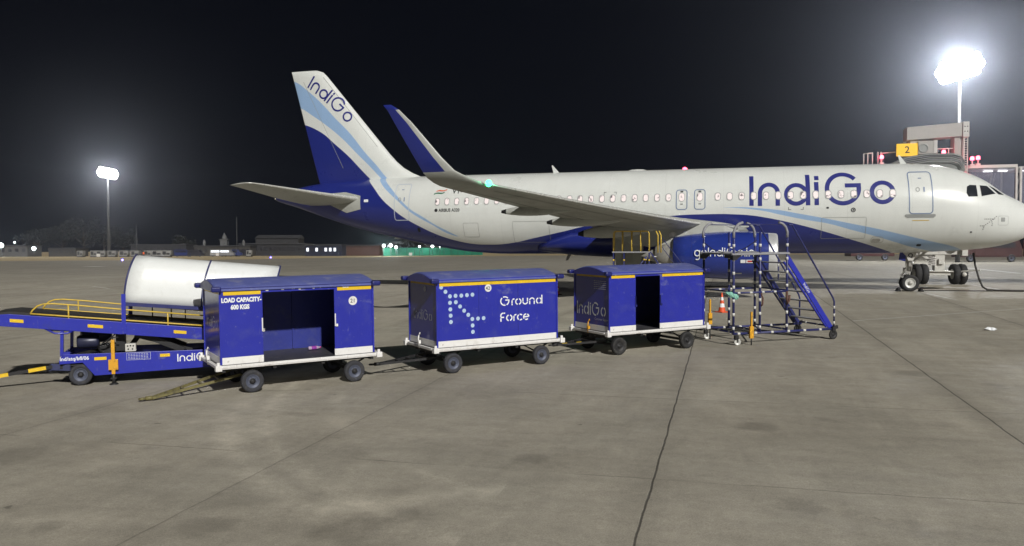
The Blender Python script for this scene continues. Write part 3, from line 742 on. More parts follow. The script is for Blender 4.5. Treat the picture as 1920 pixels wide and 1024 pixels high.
for side in (-1, 1):
    rings = []
    for y, xl, zl, xt, zt, th, tilt in WS:
        ax = Vector((0, -side*math.sin(tilt), math.cos(tilt)))
        rings.append(foil(Vector((xl,side*y,zl)), Vector((xt,side*y,zt)), th, ax))
    def mf(i, j):
        le = 12 <= j <= 15
        if i >= 10: return 1 if (9 <= j <= 18 and i < 14) else 2
        return 1 if le else 0
    m = MB(); m.loft(rings, mfun=mf); W = m.build('wing', [M_PANEL, M_GREYP, M_DKBLUE], AIR)
    # bright slat edge
    m = MB()
    pts = [(xl+.012, side*y, zl-.002) for y, xl, zl, *_ in WS[1:8]]
    m.tube(pts, [.05,.05,.045,.04,.035,.03,.02], 8); m.build('slat_edge', M_WINGW, W)
    # flap and aileron seams underneath
    m = MB()
    def wp(y, f, below=.006):
        for k in range(len(WS)-1):
            if WS[k][0] <= y <= WS[k+1][0]:
                t = (y-WS[k][0])/(WS[k+1][0]-WS[k][0]); a = [WS[k][q]*(1-t)+WS[k+1][q]*t for q in range(6)]
                h = 5*a[5]*(.2969*math.sqrt(f)-.126*f-.3516*f*f+.2843*f**3-.1036*f**4)
                return Vector((a[1]+(a[3]-a[1])*f, side*y, a[2]+(a[4]-a[2])*f-h-below))
    def wseam(y0, f0, y1, f1, w=.03):
        P = []
        for k in range(25):
            y = y0+(y1-y0)*k/24; f = f0+(f1-f0)*k/24; p = wp(y, f); P += [p+Vector((w/2,w/2*(abs(y1-y0) < .2),0)), p-Vector((w/2,w/2*(abs(y1-y0) < .2),0))]
        m.add(P, [(2*i, 2*i+1, 2*i+3, 2*i+2) for i in range(24)])
    wseam(3,.74,16.4,.72,.05); wseam(3,.16,16.4,.2,.03)
    for y in (6.4,12.6,16.3): wseam(y,.72,y+.01,.985,.04)
    for y in (5,7.7,10.3,13,15.3): wseam(y,.18,y+.01,.72,.02)
    m.build('panel_seams', mat('seam_dark', (.12,.12,.11), .6), W, fix=False)
    # flap track fairings
    for (y, xf, xr, zf, zr, r) in ((12.2,-18.5,-21.15,3.42,3.34,.20),(9.0,-16.9,-20.15,3.18,3.04,.24),(6.35,-15.9,-19.35,2.90,2.62,.30)):
        rg = []; n = 14
        for k in range(n+1):
            f = k/n; rr = r*(math.sin(PI*min(1,(f*.94+.03)))**.62)
            x = xf+(xr-xf)*f; z = zf+(zr-zf)*f
            rg.append([(x, side*y+rr*.55*math.cos(2*PI*q/16), z+rr*math.sin(2*PI*q/16)) for q in range(16)])
        mm = MB(); mm.loft(rg, mfun=lambda i, j: 1 if i >= 13 else 0); mm.build('flap_fairing', [M_GREYP, M_DARK], W)
    # navigation light
    mm = MB(); mm.lathe([(-.13,.0),(-.09,.08),(0,.11),(.09,.08),(.13,0)], (-20.24,side*16.95,3.99), (0,1,0), 12)
    mm.build('navigation_light', M_GREEN if side < 0 else M_RED, W)
gl = bpy.data.lights.new('navigation_light', 'POINT'); gl.energy = 9; gl.color = (.05,1,.45); gl.shadow_soft_size = .06
go = bpy.data.objects.new('navigation_lamp', gl); COL.objects.link(go); go.location = (-20.1,-17.05,4.02); go.parent = AIR
# belly fairing and wing root
m = MB(); rg = []
for x, w, b, tp in ((-11.9,1.2,1.80,2.5),(-12.6,1.75,1.70,2.9),(-13.5,2.05,1.63,3.1),(-15,2.18,1.58,3.15),(-17,2.2,1.56,3.15),(-19,2.16,1.58,3.1),(-20.5,2.05,1.66,2.95),(-21.5,1.8,1.76,2.6),(-22.3,1.2,1.86,2.2)):
    c = (b+tp)/2; h = (tp-b)/2
    rg.append([(x, w*math.copysign(abs(math.cos(a))**.7, math.cos(a)), c+h*math.copysign(abs(math.sin(a))**.8, math.sin(a))) for a in [2*PI*q/32 for q in range(32)]])
m.loft(rg); m.build('belly_fairing', M_DKBLUE, AIR)
m = MB(); rg = []
for x, y, z0, z1 in ((-12.2,1.85,2.85,3.15),(-13.5,2.5,2.55,3.2),(-15.5,2.7,2.45,3.2),(-17.5,2.6,2.45,3.1),(-19.3,2.1,2.6,3.0)):
    c = (z0+z1)/2; h = (z1-z0)/2
    rg.append([(x, y*math.cos(a), c+h*math.sin(a)) for a in [2*PI*q/24 for q in range(24)]])
m.loft(rg); m.build('wing_root_fairing', M_GREYP, AIR)

# engines
for side in (-1, 1):
    c = (0, side*5.75, 1.70); ax = (-1, 0, 0)
    E = empty('engine'); E.parent = AIR
    del_ = None
    m = MB(); prof = [(11.55,.915),(11.9,.955),(12.4,.985),(13.2,1.0),(14.1,.955),(14.8,.88),(15.35,.80),(15.36,.77),(14.9,.80)]
    m.lathe(prof, c, ax, 64); CW = m.build('cowling', M_BLUEA, E)
    m = MB(); m.lathe([(11.75,.80),(11.4,.79),(11.25,.81),(11.19,.85),(11.22,.885),(11.33,.905),(11.552,.918)], c, ax, 64); m.build('inlet_lip', M_CHROME, E)
    m = MB(); m.lathe([(11.75,.80),(12.3,.80),(12.5,.80)], c, ax, 48); m.build('inlet_duct', M_STEEL, E)
    m = MB(); m.lathe([(12.0,0),(12.1,.10),(12.35,.22),(12.5,.25)], c, ax, 24)
    for k in range(24):
        a0 = 2*PI*k/24; a1 = a0+.20
        P = []
        for rr in (.22,.79):
            for a, xx in ((a0,-12.42),(a1,-12.52)):
                P.append((xx, c[1]+rr*math.cos(a), c[2]+rr*math.sin(a)))
        m.add(P, [(0,1,3,2)])
    m.lathe([(12.55,0),(12.55,.80)], c, ax, 24); m.build('fan', M_BLKM, E)
    m = MB(); m.lathe([(14.9,.62),(15.4,.60),(16.1,.46),(16.12,.40)], c, ax, 32); m.lathe([(15.9,.36),(16.3,.24),(16.75,.04)], c, ax, 24); m.build('exhaust_nozzle', M_STEEL, E)
    # pylon
    m = MB(); rg = []
    for x, z0, z1, w in ((-12.7,2.58,2.72,.05),(-13.3,2.5,2.92,.17),(-14.4,2.4,3.12,.22),(-15.4,2.2,3.12,.24),(-16.4,2.05,3.12,.22),(-17.6,2.35,3.05,.14),(-18.2,2.6,2.95,.06)):
        rg.append([(x,c[1]-w,z0),(x,c[1]+w,z0),(x,c[1]+w*.85,z1),(x,c[1]-w*.85,z1)])
    m.loft(rg, smooth=False); PY = m.build('pylon', M_GREYP, E)
    m = MB(); yy = c[1]+side*.238; m.lathe([(0,.0),(0,.17),(.012,.17)], (-15.38,yy,2.52), (0,side,0), 24); m.build('round_plate', M_GEARW, PY)
    if side < 0:
        m = MB()
        def nac(a, b):    # a along from tail to front, b height
            z = b; rr = 1.01; q = (z-c[2])/rr
            x = -14.48+a
            f = (-x-11.55)/3.8
            rr = 1.006 if x > -13.6 else 1.006-.045*(-13.6-x)
            return (x, c[1]-math.sqrt(max(.01, rr*rr-(z-c[2])**2))-.006, z)
        s = .36/1.4
        strokes(m, 'goIndiGo.in', lambda a, b: nac(a*s*.88, 1.66+b*s), w=.16)
        m.build('web_lettering', M_TXTW, CW, fix=False)
        m = MB()
        for a0, a1, mi in ((1.83,2.02,0),(2.05,2.40,0),(2.10,2.28,1),(2.42,2.50,1)):
            k = 6; h = .065 if mi == 0 else .035
            for j in range(k):
                u0 = a0+(a1-a0)*j/k; u1 = a0+(a1-a0)*(j+1)/k; o = .002*mi
                P = [Vector(nac(u0,1.46-h)), Vector(nac(u1,1.46-h)), Vector(nac(u1,1.46+h)), Vector(nac(u0,1.46+h))]
                for p in P: p.y -= o
                m.add(P, [(0,1,2,3)], mi)
        m.build('warning_sticker', [M_TXTW, mat('sticker_red', (.5,.04,.03), .5)], CW, fix=False)
        m = MB()
        for x in (-13.1,-11.58,-14.6):
            rr = {-13.1:1.001,-11.58:.922,-14.6:.906}[x]
            m.lathe([(-x-.01,rr),(-x+.01,rr)], c, ax, 64)
        m.build('cowl_seam', M_DKBLUE, CW)
        m = MB(); fillp = [Vector(nac(1.55+.055*k, .94+q*.05)) for q in (0,1) for k in range(7)]
        m.add(fillp, [(k,k+1,k+8,k+7) for k in range(6)]); m.build('drain_label', M_SEAM, CW, fix=False)

# wheels and gear
def wheel(c, ax, r, w, parent, rim, tyre=None, n=40, dish=.55):
    h = w/2; T = tyre or M_TYRE
    m = MB(); m.lathe([(-h*.75,r*.60),(-h*.95,r*.72),(-h,r*.84),(-h*.86,r*.95),(-h*.5,r*.995),(-h*.42,r*.975),(-h*.36,r*.995),(0,r),(h*.36,r*.995),(h*.42,r*.975),(h*.5,r*.995),(h*.86,r*.95),(h,r*.84),(h*.95,r*.72),(h*.75,r*.60)], c, ax, n)
    wo = m.build('wheel', T, parent)
    m = MB()
    for s in (-1, 1):
        m.lathe([(s*h*.74,r*.61),(s*h*.80,r*.56),(s*h*.40,r*.50),(s*h*.34,r*.36),(s*h*.42,r*.27),(s*h*.42,0)], c, ax, 28)
    ro = m.build('rim', rim, wo)
    m = MB(); c_ = Vector(c); av = Vector(ax).normalized(); a1 = av.orthogonal().normalized(); a2 = av.cross(a1)
    for s in (-1, 1):
        m.lathe([(s*h*.42,r*.27),(s*h*.60,r*.20),(s*h*.98,r*.16),(s*h*1.02,r*.10),(s*h*1.02,0)], c, ax, 20)
        for q in range(6):
            p = c_+a1*math.cos(q*PI/3)*r*.33+a2*math.sin(q*PI/3)*r*.33; m.lathe([(s*h*.34,r*.035),(s*h*.48,r*.03),(s*h*.5,0)], p, ax, 6)
    m.build('hub', M_BLKM if rim is not M_RIMW else M_STEEL, wo)
    return wo
NG = empty('nose_gear', (0,0,0)); NG.parent = AIR
m = MB(); m.tube([(-5.07,0,.40),(-5.07,0,1.05)], .055, 14); m.tube([(-5.07,0,.95),(-5.12,0,2.1)], .10, 16)
m.tube([(-5.07,-.36,.38),(-5.07,.36,.38)], .05, 12); m.bar((-5.12,0,1.2), (-4.2,0,1.95), .07, .09)
m.tube([(-5.0,-.13,.9),(-4.95,-.13,1.75)], .025, 8); m.tube([(-5.2,-.12,.6),(-5.25,-.1,1.8)], .02, 8)
m.bar((-5.2,0,1.0),(-5.42,0,.72),.05,.10); m.bar((-5.42,0,.72),(-5.12,0,.48),.05,.10)
m.cbox((-5.05,-.16,1.22),(.14,.10,.16)); m.cbox((-5.14,-.13,.86),(.2,.12,.1)); m.cbox((-5.2,.1,1.0),(.18,.16,.14))
m.build('strut', M_STEEL, NG)
wheel((-5.07,-.25,.38), (0,1,0), .38, .22, NG, M_RIMW); wheel((-5.07,.25,.38), (0,1,0), .38, .22, NG, M_RIMW)
m = MB(); m.loft([[(x, y, z) for x, z in ((-5.42,1.80),(-5.36,1.9),(-4.86,1.9),(-4.84,1.72),(-4.95,1.42),(-5.16,1.40),(-5.24,1.6))] for y in (-.30,-.27)], smooth=False)
DR = m.build('gear_door', M_GEARW, NG)
m = MB(); fonttext(m, 'Q', .26, lambda a, b: (-5.18+a,-.304,1.56+b), bold=.008); m.build('door_lettering', M_BLACK, DR, fix=False)
m = MB(); m.loft([[(x, y, z) for x, z in ((-5.5,1.80),(-5.55,1.45),(-5.28,1.38),(-5.22,1.80))] for y in (-.22,-.19)], smooth=False); m.build('gear_door', M_DKBLUE, NG)
for sy in (-1, 1):
    m = MB(); m.lathe([(0,.0),(0,.075),(.05,.07),(.09,.03)], (-4.93,sy*.2,1.30), (-1,0,0), 16); m.build('taxi_lamp', M_CHROME, NG)
MG = None
for side in (-1, 1):
    MG = empty('main_gear', (0,0,0)); MG.parent = AIR; y = side*3.80
    m = MB(); m.tube([(-17.71,y,.55),(-17.71,y,1.5)], .09, 14); m.tube([(-17.71,y,1.3),(-17.6,y-side*.15,2.9)], .16, 16); m.tube([(-17.71,y-.48,.585),(-17.71,y+.48,.585)], .09, 12)
    m.bar((-17.65,y-side*.1,1.7),(-17.5,y-side*1.9,2.4),.1,.12); m.bar((-17.9,y,1.3),(-18.2,y,.95),.07,.14); m.bar((-18.2,y,.95),(-17.8,y,.62),.07,.14)
    m.build('strut', M_STEEL, MG)
    for s in (-1, 1): wheel((-17.71,y+s*.464,.585), (0,1,0), .585, .42, MG, M_RIMW)
    m = MB(); yy = y+side*.42
    m.loft([[(x, yy+q, z) for x, z in ((-18.15,2.75),(-16.75,2.75),(-16.8,1.9),(-16.95,.95),(-17.95,.95),(-18.1,1.9))] for q in (-.02,.02)], smooth=False)
    GD = m.build('gear_door', M_GREYP, MG)
    m = MB(); m.loft([[(x, yy+side*(.1+q), z) for x, z in ((-17.95,2.78),(-16.85,2.95),(-16.85,2.15),(-17.3,2.12))] for q in (-.02,.02)], smooth=False); m.build('upper_door_panel', M_GEARW, GD)
    m = MB(); m.cbox((-17.5,yy+side*.03,1.55),(.5,.02,.36)); m.build('door_plate', M_PANEL, GD)

# ------------------------------------------------------------------ baggage carts
M_CSIDE = M_CART
def cart(px, py, hd, var, label, L=2.99, W=1.50):
    C_ = empty('baggage_cart', (px, py, gz(px, py)), R(hd), True, label=label, cat='baggage cart', group='covered baggage carts coupled in a row')
    # chassis frame with corner castings
    m = MB(); m.box((0,0,.47),(L,W,.525)); m.box((.02,-.012,.49),(L-.02,.0,.54))
    for x in (.0, L):
        for y in (.0, W):
            m.cbox((x,y,.50),(.11,.11,.10)); m.tube([(x,y,.44),(x,y,.60)], .028, 10)
    m.box((-.035,.12,.485),(.0,W-.12,.535)); m.box((L,.12,.485),(L+.035,W-.12,.535))
    m.build('bed_frame', M_CWHITE, C_, bevel=.006)
    m = MB(); m.box((.04,.04,.527),(L-.04,W-.04,.545)); m.build('floor', M_DECK, C_)
    x0, x1, y0, y1, zb, zt = .06, L-.09, .05, W-.05, .545, 1.86
    t = .022
    openings = {1: (.80, 2.135), 2: None, 3: (.815, 1.53)}[var]
    def wallbox(nm, lo, hi):
        # blue sheet wall with the white skirt as its lower band
        m = MB(); m.box((lo[0],lo[1],.67),(hi[0],hi[1],zt)); w = m.build(nm, M_CART, C_, bevel=.004)
        s = MB(); s.box((lo[0]-.004,lo[1]-.004,.525),(hi[0]+.004,hi[1]+.004,.67)); s.build('skirt', M_CWHITE, w, bevel=.003)
        return w
    fw_ = []
    segs = [(x0, x1)] if openings is None else [(x0, openings[0]), (openings[1], x1)]
    for a, b in segs:
        w = wallbox('front_panel', (a,y0,0), (b,y0+t,0)); fw_.append(w)
        s = MB(); e = .03
        zo = 1.772
        s.box((a+e+.03,y0-.007,zo-(.0 if openings else -.0)),(b-e,y0-.001,zo+.066)); s.build('reflective_strip', M_YEL, w)
        if openings:
            s = MB(); xx = b-.012 if a == x0 else a+.012
            s.cbox((xx,y0-.006,1.22),(.02,.02,.24)); s.cbox((xx+(.02 if a == x0 else .03),y0-.012,1.12),(.035,.02,.05)); s.build('door_handle', M_CWHITE if var == 1 else M_EAVE, w)
    if openings:
        m = MB(); m.box((openings[0]-.02,y0-.004,1.80),(openings[1]+.02,y0+.03,zt)); m.build('door_header', M_CART, C_)
        s = MB()
        for k, (xa, xb) in enumerate(((.86,.91),(1.14,1.19),(1.33,1.39),(1.46,1.50),(1.72,1.76),(1.86,1.875),(2.30,2.42))):
            if var == 1: s.box((xa,y0-.010,1.822+.006*(k % 3)),(xb,y0-.005,1.845+.006*(k % 2)))
        if var == 1: s.build('chipped_tape', M_CWHITE, C_)
    if openings:
        w = MB(); w.box((x0,y1-t,.545),(x1,y1,zt)); w.build('back_wall', M_INTB, C_)
        s = MB()
        for xx in (1.0,1.72): s.box((xx,y1-t-.03,.56),(xx+.025,y1-t-.001,1.82))
        s.build('back_rib', M_INTB, C_)
    else:
        w = wallbox('back_panel', (x0,y1-t,0), (x1,y1,0))
    for xx in (x0, x1-t):
        w = wallbox('end_panel', (xx,y0+t+.001,0), (xx+t,y1-t-.001,0))
        s = MB(); q = xx-.007 if xx == x0 else xx+t+.001
        s.box((q,y0+.10,1.79),(q+.006,y1-.10,1.848)); s.build('reflective_strip', M_YEL, w)
        if xx == x0: END = w
    for (a_, b_) in segs:
        s = MB(); n_ = max(2, int((b_-a_)/.22))
        for q in range(n_+1):
            for zz_ in (.72, 1.745): s.lathe([(0,.007),(.003,.005),(.004,0)], (a_+.03+(b_-a_-.06)*q/n_, y0-.002, zz_), (0,-1,0), 8)
        s.build('rivet_row', M_CART, fw_[0])
    if not openings:
        for xx in (1.0,1.93):
            s = MB(); s.box((xx,y0-.003,.68),(xx+.006,y0-.0005,1.76)); s.build('sheet_seam', M_EAVE, fw_[0])
    # corner posts in darker blue
    m = MB()
    for xx in (x0, x1):
        for yy in (y0, y1): m.cbox((xx,yy,1.20),(.035,.035,1.30))
    m.build('corner_post', M_CART, C_)
    # curved roof, eaves and corner bumpers
    m = MB(); n = 14; rings = []
    for x in (-.02, .03, L-.08, L-.03):
        dz = 0 if .0 < x < L-.06 else -.025
        top = []; bot = []
        for k in range(n+1):
            f = k/n; y = .012+(W-.024)*f; z = 1.885+.155*math.sin(PI*f)**.85
            top.append((x,y,z+dz)); bot.append((x,y,z-.035))
        rings.append(top+list(reversed(bot)))
    m.loft(rings, smooth=False)
    RF = m.build('roof', M_ROOF, C_)
    for p in RF.data.polygons: p.use_smooth = abs(p.normal.z) > .3
    m = MB(); m.box((.03,.018,1.845),(L-.06,.046,1.905)); m.box((.03,W-.046,1.845),(L-.06,W-.018,1.905))
    for xx in (-.02, L-.05):
        P = []
        for k in range(n+1): f = k/n; P.append((xx, W*f, 1.86+.155*math.sin(PI*f)**.85))
        Q = [(xx, p[1], 1.84) for p in P]
        m.loft([[(xx-.006+dx, p[1], p[2]) for p in P]+[(xx-.006+dx, p[1], p[2]) for p in reversed(Q)] for dx in (0,.03)], smooth=False)
    m.build('eave', M_EAVE if var == 1 else M_CART, RF, bevel=.004)
    for xx in (-.0, L-.045):
        for yy in (.0, W):
            m = MB(); m.cbox((xx+(.0 if xx > 1 else -.01),yy,1.885),(.17,.14,.095)); m.build('corner_bumper', M_EAVE, RF, bevel=.028)
    # running gear
    wx_ = {1: (.60,2.52), 2: (.42,2.52), 3: (.36,2.38)}[var]; tr = (.10, W-.16)
    ty = M_TYREG if var < 3 else M_TYRE
    rim = M_RIM if var < 3 else M_BLKM
    for x in wx_:
        for y in tr:
            wheel((x,y,.205), (0,1,0), .205, .115, C_, rim, ty, 36)
    m = MB()
    for x in wx_:
        m.tube([(x,tr[0]+.05,.205),(x,tr[1]-.05,.205)], .032, 10)
        for y in (tr[0]+.22, tr[1]-.22):
            m.bar((x,y,.24),(x,y,.30),.05,.06); m.bar((x-.28,y,.40),(x,y,.26),.05,.02); m.bar((x+.28,y,.40),(x,y,.26),.05,.02)
            m.bar((x-.2,y,.36),(x,y,.24),.05,.016); m.bar((x+.2,y,.36),(x,y,.24),.05,.016)
    m.build('axle', M_BLKM, C_)
    m = MB()
    for y in (tr[0]+.22, tr[1]-.22): m.box((.05,y-.03,.40),(L-.05,y+.03,.468))
    for x in (.1,1.0,1.9,L-.12): m.box((x-.03,.05,.41),(x+.03,W-.05,.467))
    m.lathe([(0,.30),(.04,.30)], (wx_[0],W/2,.36), (0,0,1), 24); m.build('underframe', M_BLKM, C_)
    # drawbar
    tip = {1: (-1.09,.31,.05), 2: (-1.0,.62,.24), 3: (-.98,.72,.26)}[var]
    dm = M_OLIVE if var == 1 else M_BLKM
    m = MB(); a = Vector((wx_[0]-.1,W/2-.36,.30)); b = Vector((wx_[0]-.1,W/2+.36,.30)); tp = Vector(tip)
    m.bar(a, tp+Vector((.05,-.035,0)), .035, .045); m.bar(b, tp+Vector((.05,.035,0)), .035, .045)
    for f in (.25,.45,.65,.82): m.bar(a+(tp-a)*f, b+(tp-b)*f, .035, .03)
    m.tube([tp+Vector((.08,0,0)), tp+Vector((-.06,0,0))], .035, 8)
    m.lathe([(-.012,.035),(-.012,.06),(.012,.06),(.012,.035),(-.012,.035)], tp+Vector((-.11,0,0)), (0,0,1), 16)
    DB = m.build('drawbar', dm, C_)
    if var == 3:
        for f in (.55,.82):
            m = MB(); c = a+(tp-a)*f; d = (tp-a).normalized(); m.bar(c-d*.06, c+d*.06, .05, .052); m.build('yellow_band', M_YEL, DB)
    m = MB(); m.tube([(-.02,W/2+.02,.47),(-.05,W/2,.62),(-.05,W/2-.03,.74)], .014, 8); m.tube([(-.05,W/2-.03,.74),(-.03,W/2-.05,.80),(-.01,W/2-.03,.76)], .012, 8); m.cbox((-.03,W/2,.60),(.05,.07,.07))
    m.build('latch', M_ORY if var == 3 else M_CWHITE, C_)
    # lettering
    fy = y0-.006
    ex = x0-.006
    def on_front(a, b): return (a, fy, b)
    if var == 1:
        m = MB()
        fonttext(m, 'LOAD CAPACITY-', .108, lambda a, b: (.085+a, fy, 1.648+b), bold=.0060, sx=.80)
        fonttext(m, '600 KGS', .108, lambda a, b: (.245+a, fy, 1.522+b), bold=.0060, sx=.82)
        m.build('load_lettering', M_TXTW, fw_[0], fix=False)
        m = MB(); m.disc((2.50,fy,1.565), (0,-1,0), .085, 32); fonttext(m, '21', .105, lambda a, b: (2.445+a, fy-.003, 1.53+b), bold=.001, mi=1); m.build('number_disc', [M_CWHITE, M_BLACK], fw_[1], fix=False)
        m = MB(); s = .21/1.4
        strokes(m, 'IndiGo', lambda a, b: (ex, 1.18-a*s, 1.15+b*s), w=.14, gap=True); m.build('end_lettering', M_FADED, END, fix=False)
    if var == 2:
        m = MB(); m.disc((1.22,fy,1.70), (0,-1,0), .078, 32); fonttext(m, '42', .10, lambda a, b: (1.163+a, fy-.003, 1.665+b), bold=.001, mi=1); m.build('number_disc', [M_CWHITE, M_BLACK], fw_[0], fix=False)
        for d in [(.157,1.768),(.251,1.676),(.349,1.58),(.474,1.584),(.603,1.583),(.731,1.587),(.856,1.591),(.348,1.45),(.355,1.317),(.36,1.189),(.364,1.061),(.479,1.456),(.572,1.364),(.664,1.274),(.756,1.184),(.848,1.093),(.978,1.095),(1.108,1.097),(.853,.96),(.858,.83)]:
            m = MB(); m.disc((d[0],fy,d[1]-.012), (0,-1,0), .042, 20); m.build('white_dot', M_DOT, fw_[0], fix=False)
        s = .185/1.4; k = 1.10
        m = MB(); strokes(m, 'Ground', lambda a, b: (1.50+a*s*k, fy, 1.315+b*s), w=.19, gap=True); strokes(m, 'Force', lambda a, b: (1.50+a*s*k, fy, .985+b*s), w=.20, gap=True)
        m.build('slogan_lettering', M_TXTW, fw_[0], fix=False)
        m = MB(); s = .21/1.4; strokes(m, 'IndiGo', lambda a, b: (ex, 1.20-a*s*1.0, 1.055+b*s), w=.13, gap=True); m.build('end_lettering', M_FADED, END, fix=False)
        m = MB(); m.disc((ex,.62,1.70), (-1,0,0), .06, 24); m.build('number_disc', M_FADED, END, fix=False)
    if var == 3:
        m = MB(); s = .30/1.4; strokes(m, 'IndiGo', lambda a, b: (ex, 1.36-a*s*.90, .885+b*s), w=.17, gap=True); m.build('end_lettering', M_TXTW, END, fix=False)
        m = MB(); fonttext(m, 'Customer Support', .075, lambda a, b: (ex, .62-a, .79+b)); m.build('small_lettering', M_FADED, END, fix=False)
        m = MB()
        for k in range(5):
            for j in range(6): m.cbox((ex, .62-.085*j-.01*(k % 2), 1.70-.045*k),(.002,.055+.02*((j+k) % 2),.012))
        m.build('worn_notice', M_FADED, END, fix=False)
    return C_
M_FADED = mat('faded_lettering', (.62,.64,.70), .55, var=.45, scale=14)
M_DOT = mat('pale_blue_dot', (.42,.55,.72), .5, var=.06)
C1 = cart(-21.81, -28.47, 46.0, 1, 'blue baggage cart with its wide side door open and LOAD CAPACITY painted on it')
C2 = cart(-18.80, -25.67, 44.5, 2, 'closed blue baggage cart with white dots and Ground Force painted on its side')
C3 = cart(-15.80, -22.50, 43.5, 3, 'blue baggage cart with a narrow dark doorway, next to the wheeled stairs', L=2.96, W=1.52)
def local(o, x, y, z):
    bpy.context.view_layer.update(); return o.matrix_world @ Vector((x, y, z))
# drink bottle lying in the open cart
p = local(C1, 1.90, .95, .555)
B = empty('plastic_bottle', p, R(52), True, label='purple and white plastic bottle lying inside the open cart', cat='bottle')
m = MB(); m.lathe([(0,0),(.0,.03),(.02,.036),(.07,.036),(.17,.036),(.20,.03),(.23,.016),(.235,.016)], (0,0,.037), (1,0,0), 20)
m.build('body', mat('bottle_pale_plastic', (.45,.35,.5), .2, var=.3, scale=20), B)
m = MB(); m.lathe([(.06,.0375),(.16,.0375)], (0,0,.037), (1,0,0), 20); m.build('wrapper', mat('bottle_purple_wrap', (.28,.05,.33), .35, var=.5, scale=40), B)
m = MB(); m.lathe([(.235,.0),(.235,.018),(.26,.018),(.26,0)], (0,0,.037), (1,0,0), 16); m.build('cap', mat('bottle_pink_cap', (.5,.05,.25), .4), B)

# ------------------------------------------------------------------ belt loader
LH = 34.0
LD = empty('belt_loader', (-24.56,-27.80,gz(0,-27.8)), R(LH), True, label='blue towable belt loader with yellow rails and a rounded white canopy', cat='belt loader')
# local: x along, y depth, z up ; near side plane y = 0
W = 1.12
m = MB()
prof = [(-.93,.50),(-.86,.612),(2.6,.555),(2.6,.24),(1.2,.215),(-.33,.180),(-.53,.44),(-.92,.43)]
m.loft([[(x,y,z) for x, z in prof] for y in (0,.03)], smooth=False); m.loft([[(x,y,z) for x, z in prof] for y in (W-.03,W)], smooth=False)
m.box((-.91,.03,.45),(-.85,W-.03,.54)); m.box((2.55,.03,.28),(2.6,W-.03,.54))
CH = m.build('chassis', M_LBLUE, LD, bevel=.006)
m = MB(); m.box((-.8,.05,.38),(2.5,W-.05,.41)); m.build('chassis_floor', M_BLKM, LD)
m = MB(); m.bar((-.88,.03,.58),(-.86,.03,1.10),.055,.055); m.bar((-.88,W-.03,.58),(-.86,W-.03,1.10),.055,.055); m.bar((-.87,.03,.60),(-.74,.03,.60),.02,.12)
m.bar((-1.1,.1,1.08),(-.7,.1,1.05),.03,.03); m.bar((-.87,0,.60),(-.87,W,.60),.04,.04); m.bar((-.86,0,1.06),(-.86,W,1.06),.04,.04); m.tube([(-1.15,.02,1.12),(-.98,.0,1.02),(-.78,.0,1.01),(-.66,.02,1.06)], .018, 8); m.build('front_support', M_LBLUE, LD)
def bz(x): return 1.205-.122*x
m = MB()
for y in (-.02, W-.03):
    P = [(-2.25,1.25),(-1.98,1.405),(-1.72,bz(-1.72)),(3.3,bz(3.3)),(3.3,bz(3.3)-.24),(-1.9,bz(-1.9)-.235),(-2.25,1.19)]
    m.loft([[(x,yy,z) for x, z in P] for yy in (y,y+.05)], smooth=False)
for x in (-1.9,-1.2,-.2,.8,1.8,2.8,3.2): m.bar((x,0,bz(x)-.17),(x,W,bz(x)-.17),.05,.05)
BM = m.build('boom', M_LBLUE, LD, bevel=.005)
m = MB(); P = ((-2.15,1.33),(-2.0,1.43),(-1.72,1.455),(3.25,bz(3.25)+.03),(3.25,bz(3.25)),(-1.72,1.40),(-2.0,1.38))
m.loft([[(x,.07,z) for x, z in P], [(x,W-.07,z) for x, z in P]], smooth=False)
m.build('belt', M_BELT, LD)
for (a, b) in ((-1.70,-1.48),(-.42,-.16),(1.08,1.31)):
    m = MB(); m.loft([[(x,y,z) for x, z in ((a,bz(a)-.085),(b,bz(b)-.085),(b,bz(b)-.145),(a,bz(a)-.145))] for y in (-.028,-.021)], smooth=False); m.build('reflective_strip', M_YEL, BM)
for y in (0.0, W-.02):
    def rz(x): return 1.243-.119*x
    m = MB()
    lo = [(x,y,rz(x)) for x in (-1.37,-.8,.2,1.2,1.75)]
    hi = [(-1.37,y,rz(-1.37)),(-1.33,y,1.47),(-1.25,y,1.545),(-1.15,y,1.578),(-1.0,y,1.58),(-.6,y,1.535),(.15,y,1.43),(1.9,y,1.215)]
    m.tube(lo, .014, 8); m.tube(hi, .015, 8)
    for x in (-.74,.98): m.tube([(x,y,rz(x)-.10),(x,y,1.552-.125*(x+.74))], .014, 8)
    m.build('side_rail', M_RAILY, LD)
m = MB(); n = 22; half = W/2+.02
def cz0(x): return 1.574-.10*x
def arch(x, grow=0.):
    P = []
    for k in range(n+1):
        a = PI*k/n; y = W/2-(half+grow)*math.copysign(abs(math.cos(a))**.58, math.cos(a)); z = cz0(x)+(.895+grow)*math.sin(a)**.82
        P.append((x+.19*math.sin(a)**1.6, y, z))
    return P
outer = [arch(x) for x in (.23,.5,.9,1.3,1.6,2.0,2.3,2.6,2.95)]
m.loft(outer, closed=False, cap=False, smooth=True); CP = m.build('canopy', M_CANOPY, LD)
sm = CP.modifiers.new('solid', 'SOLIDIFY'); sm.thickness = .008
for x in (.22,1.60,2.95):
    m = MB(); m.tube(arch(x,.010), .016, 8); m.build('canopy_arch', M_PIPE, LD)
m = MB(); m.bar((.18,-.03,cz0(.18)-.02),(2.97,-.03,cz0(2.97)-.02),.035,.07); m.bar((.18,W+.03,cz0(.18)-.02),(2.97,W+.03,cz0(2.97)-.02),.035,.07); m.build('canopy_rail', M_PIPE, LD)
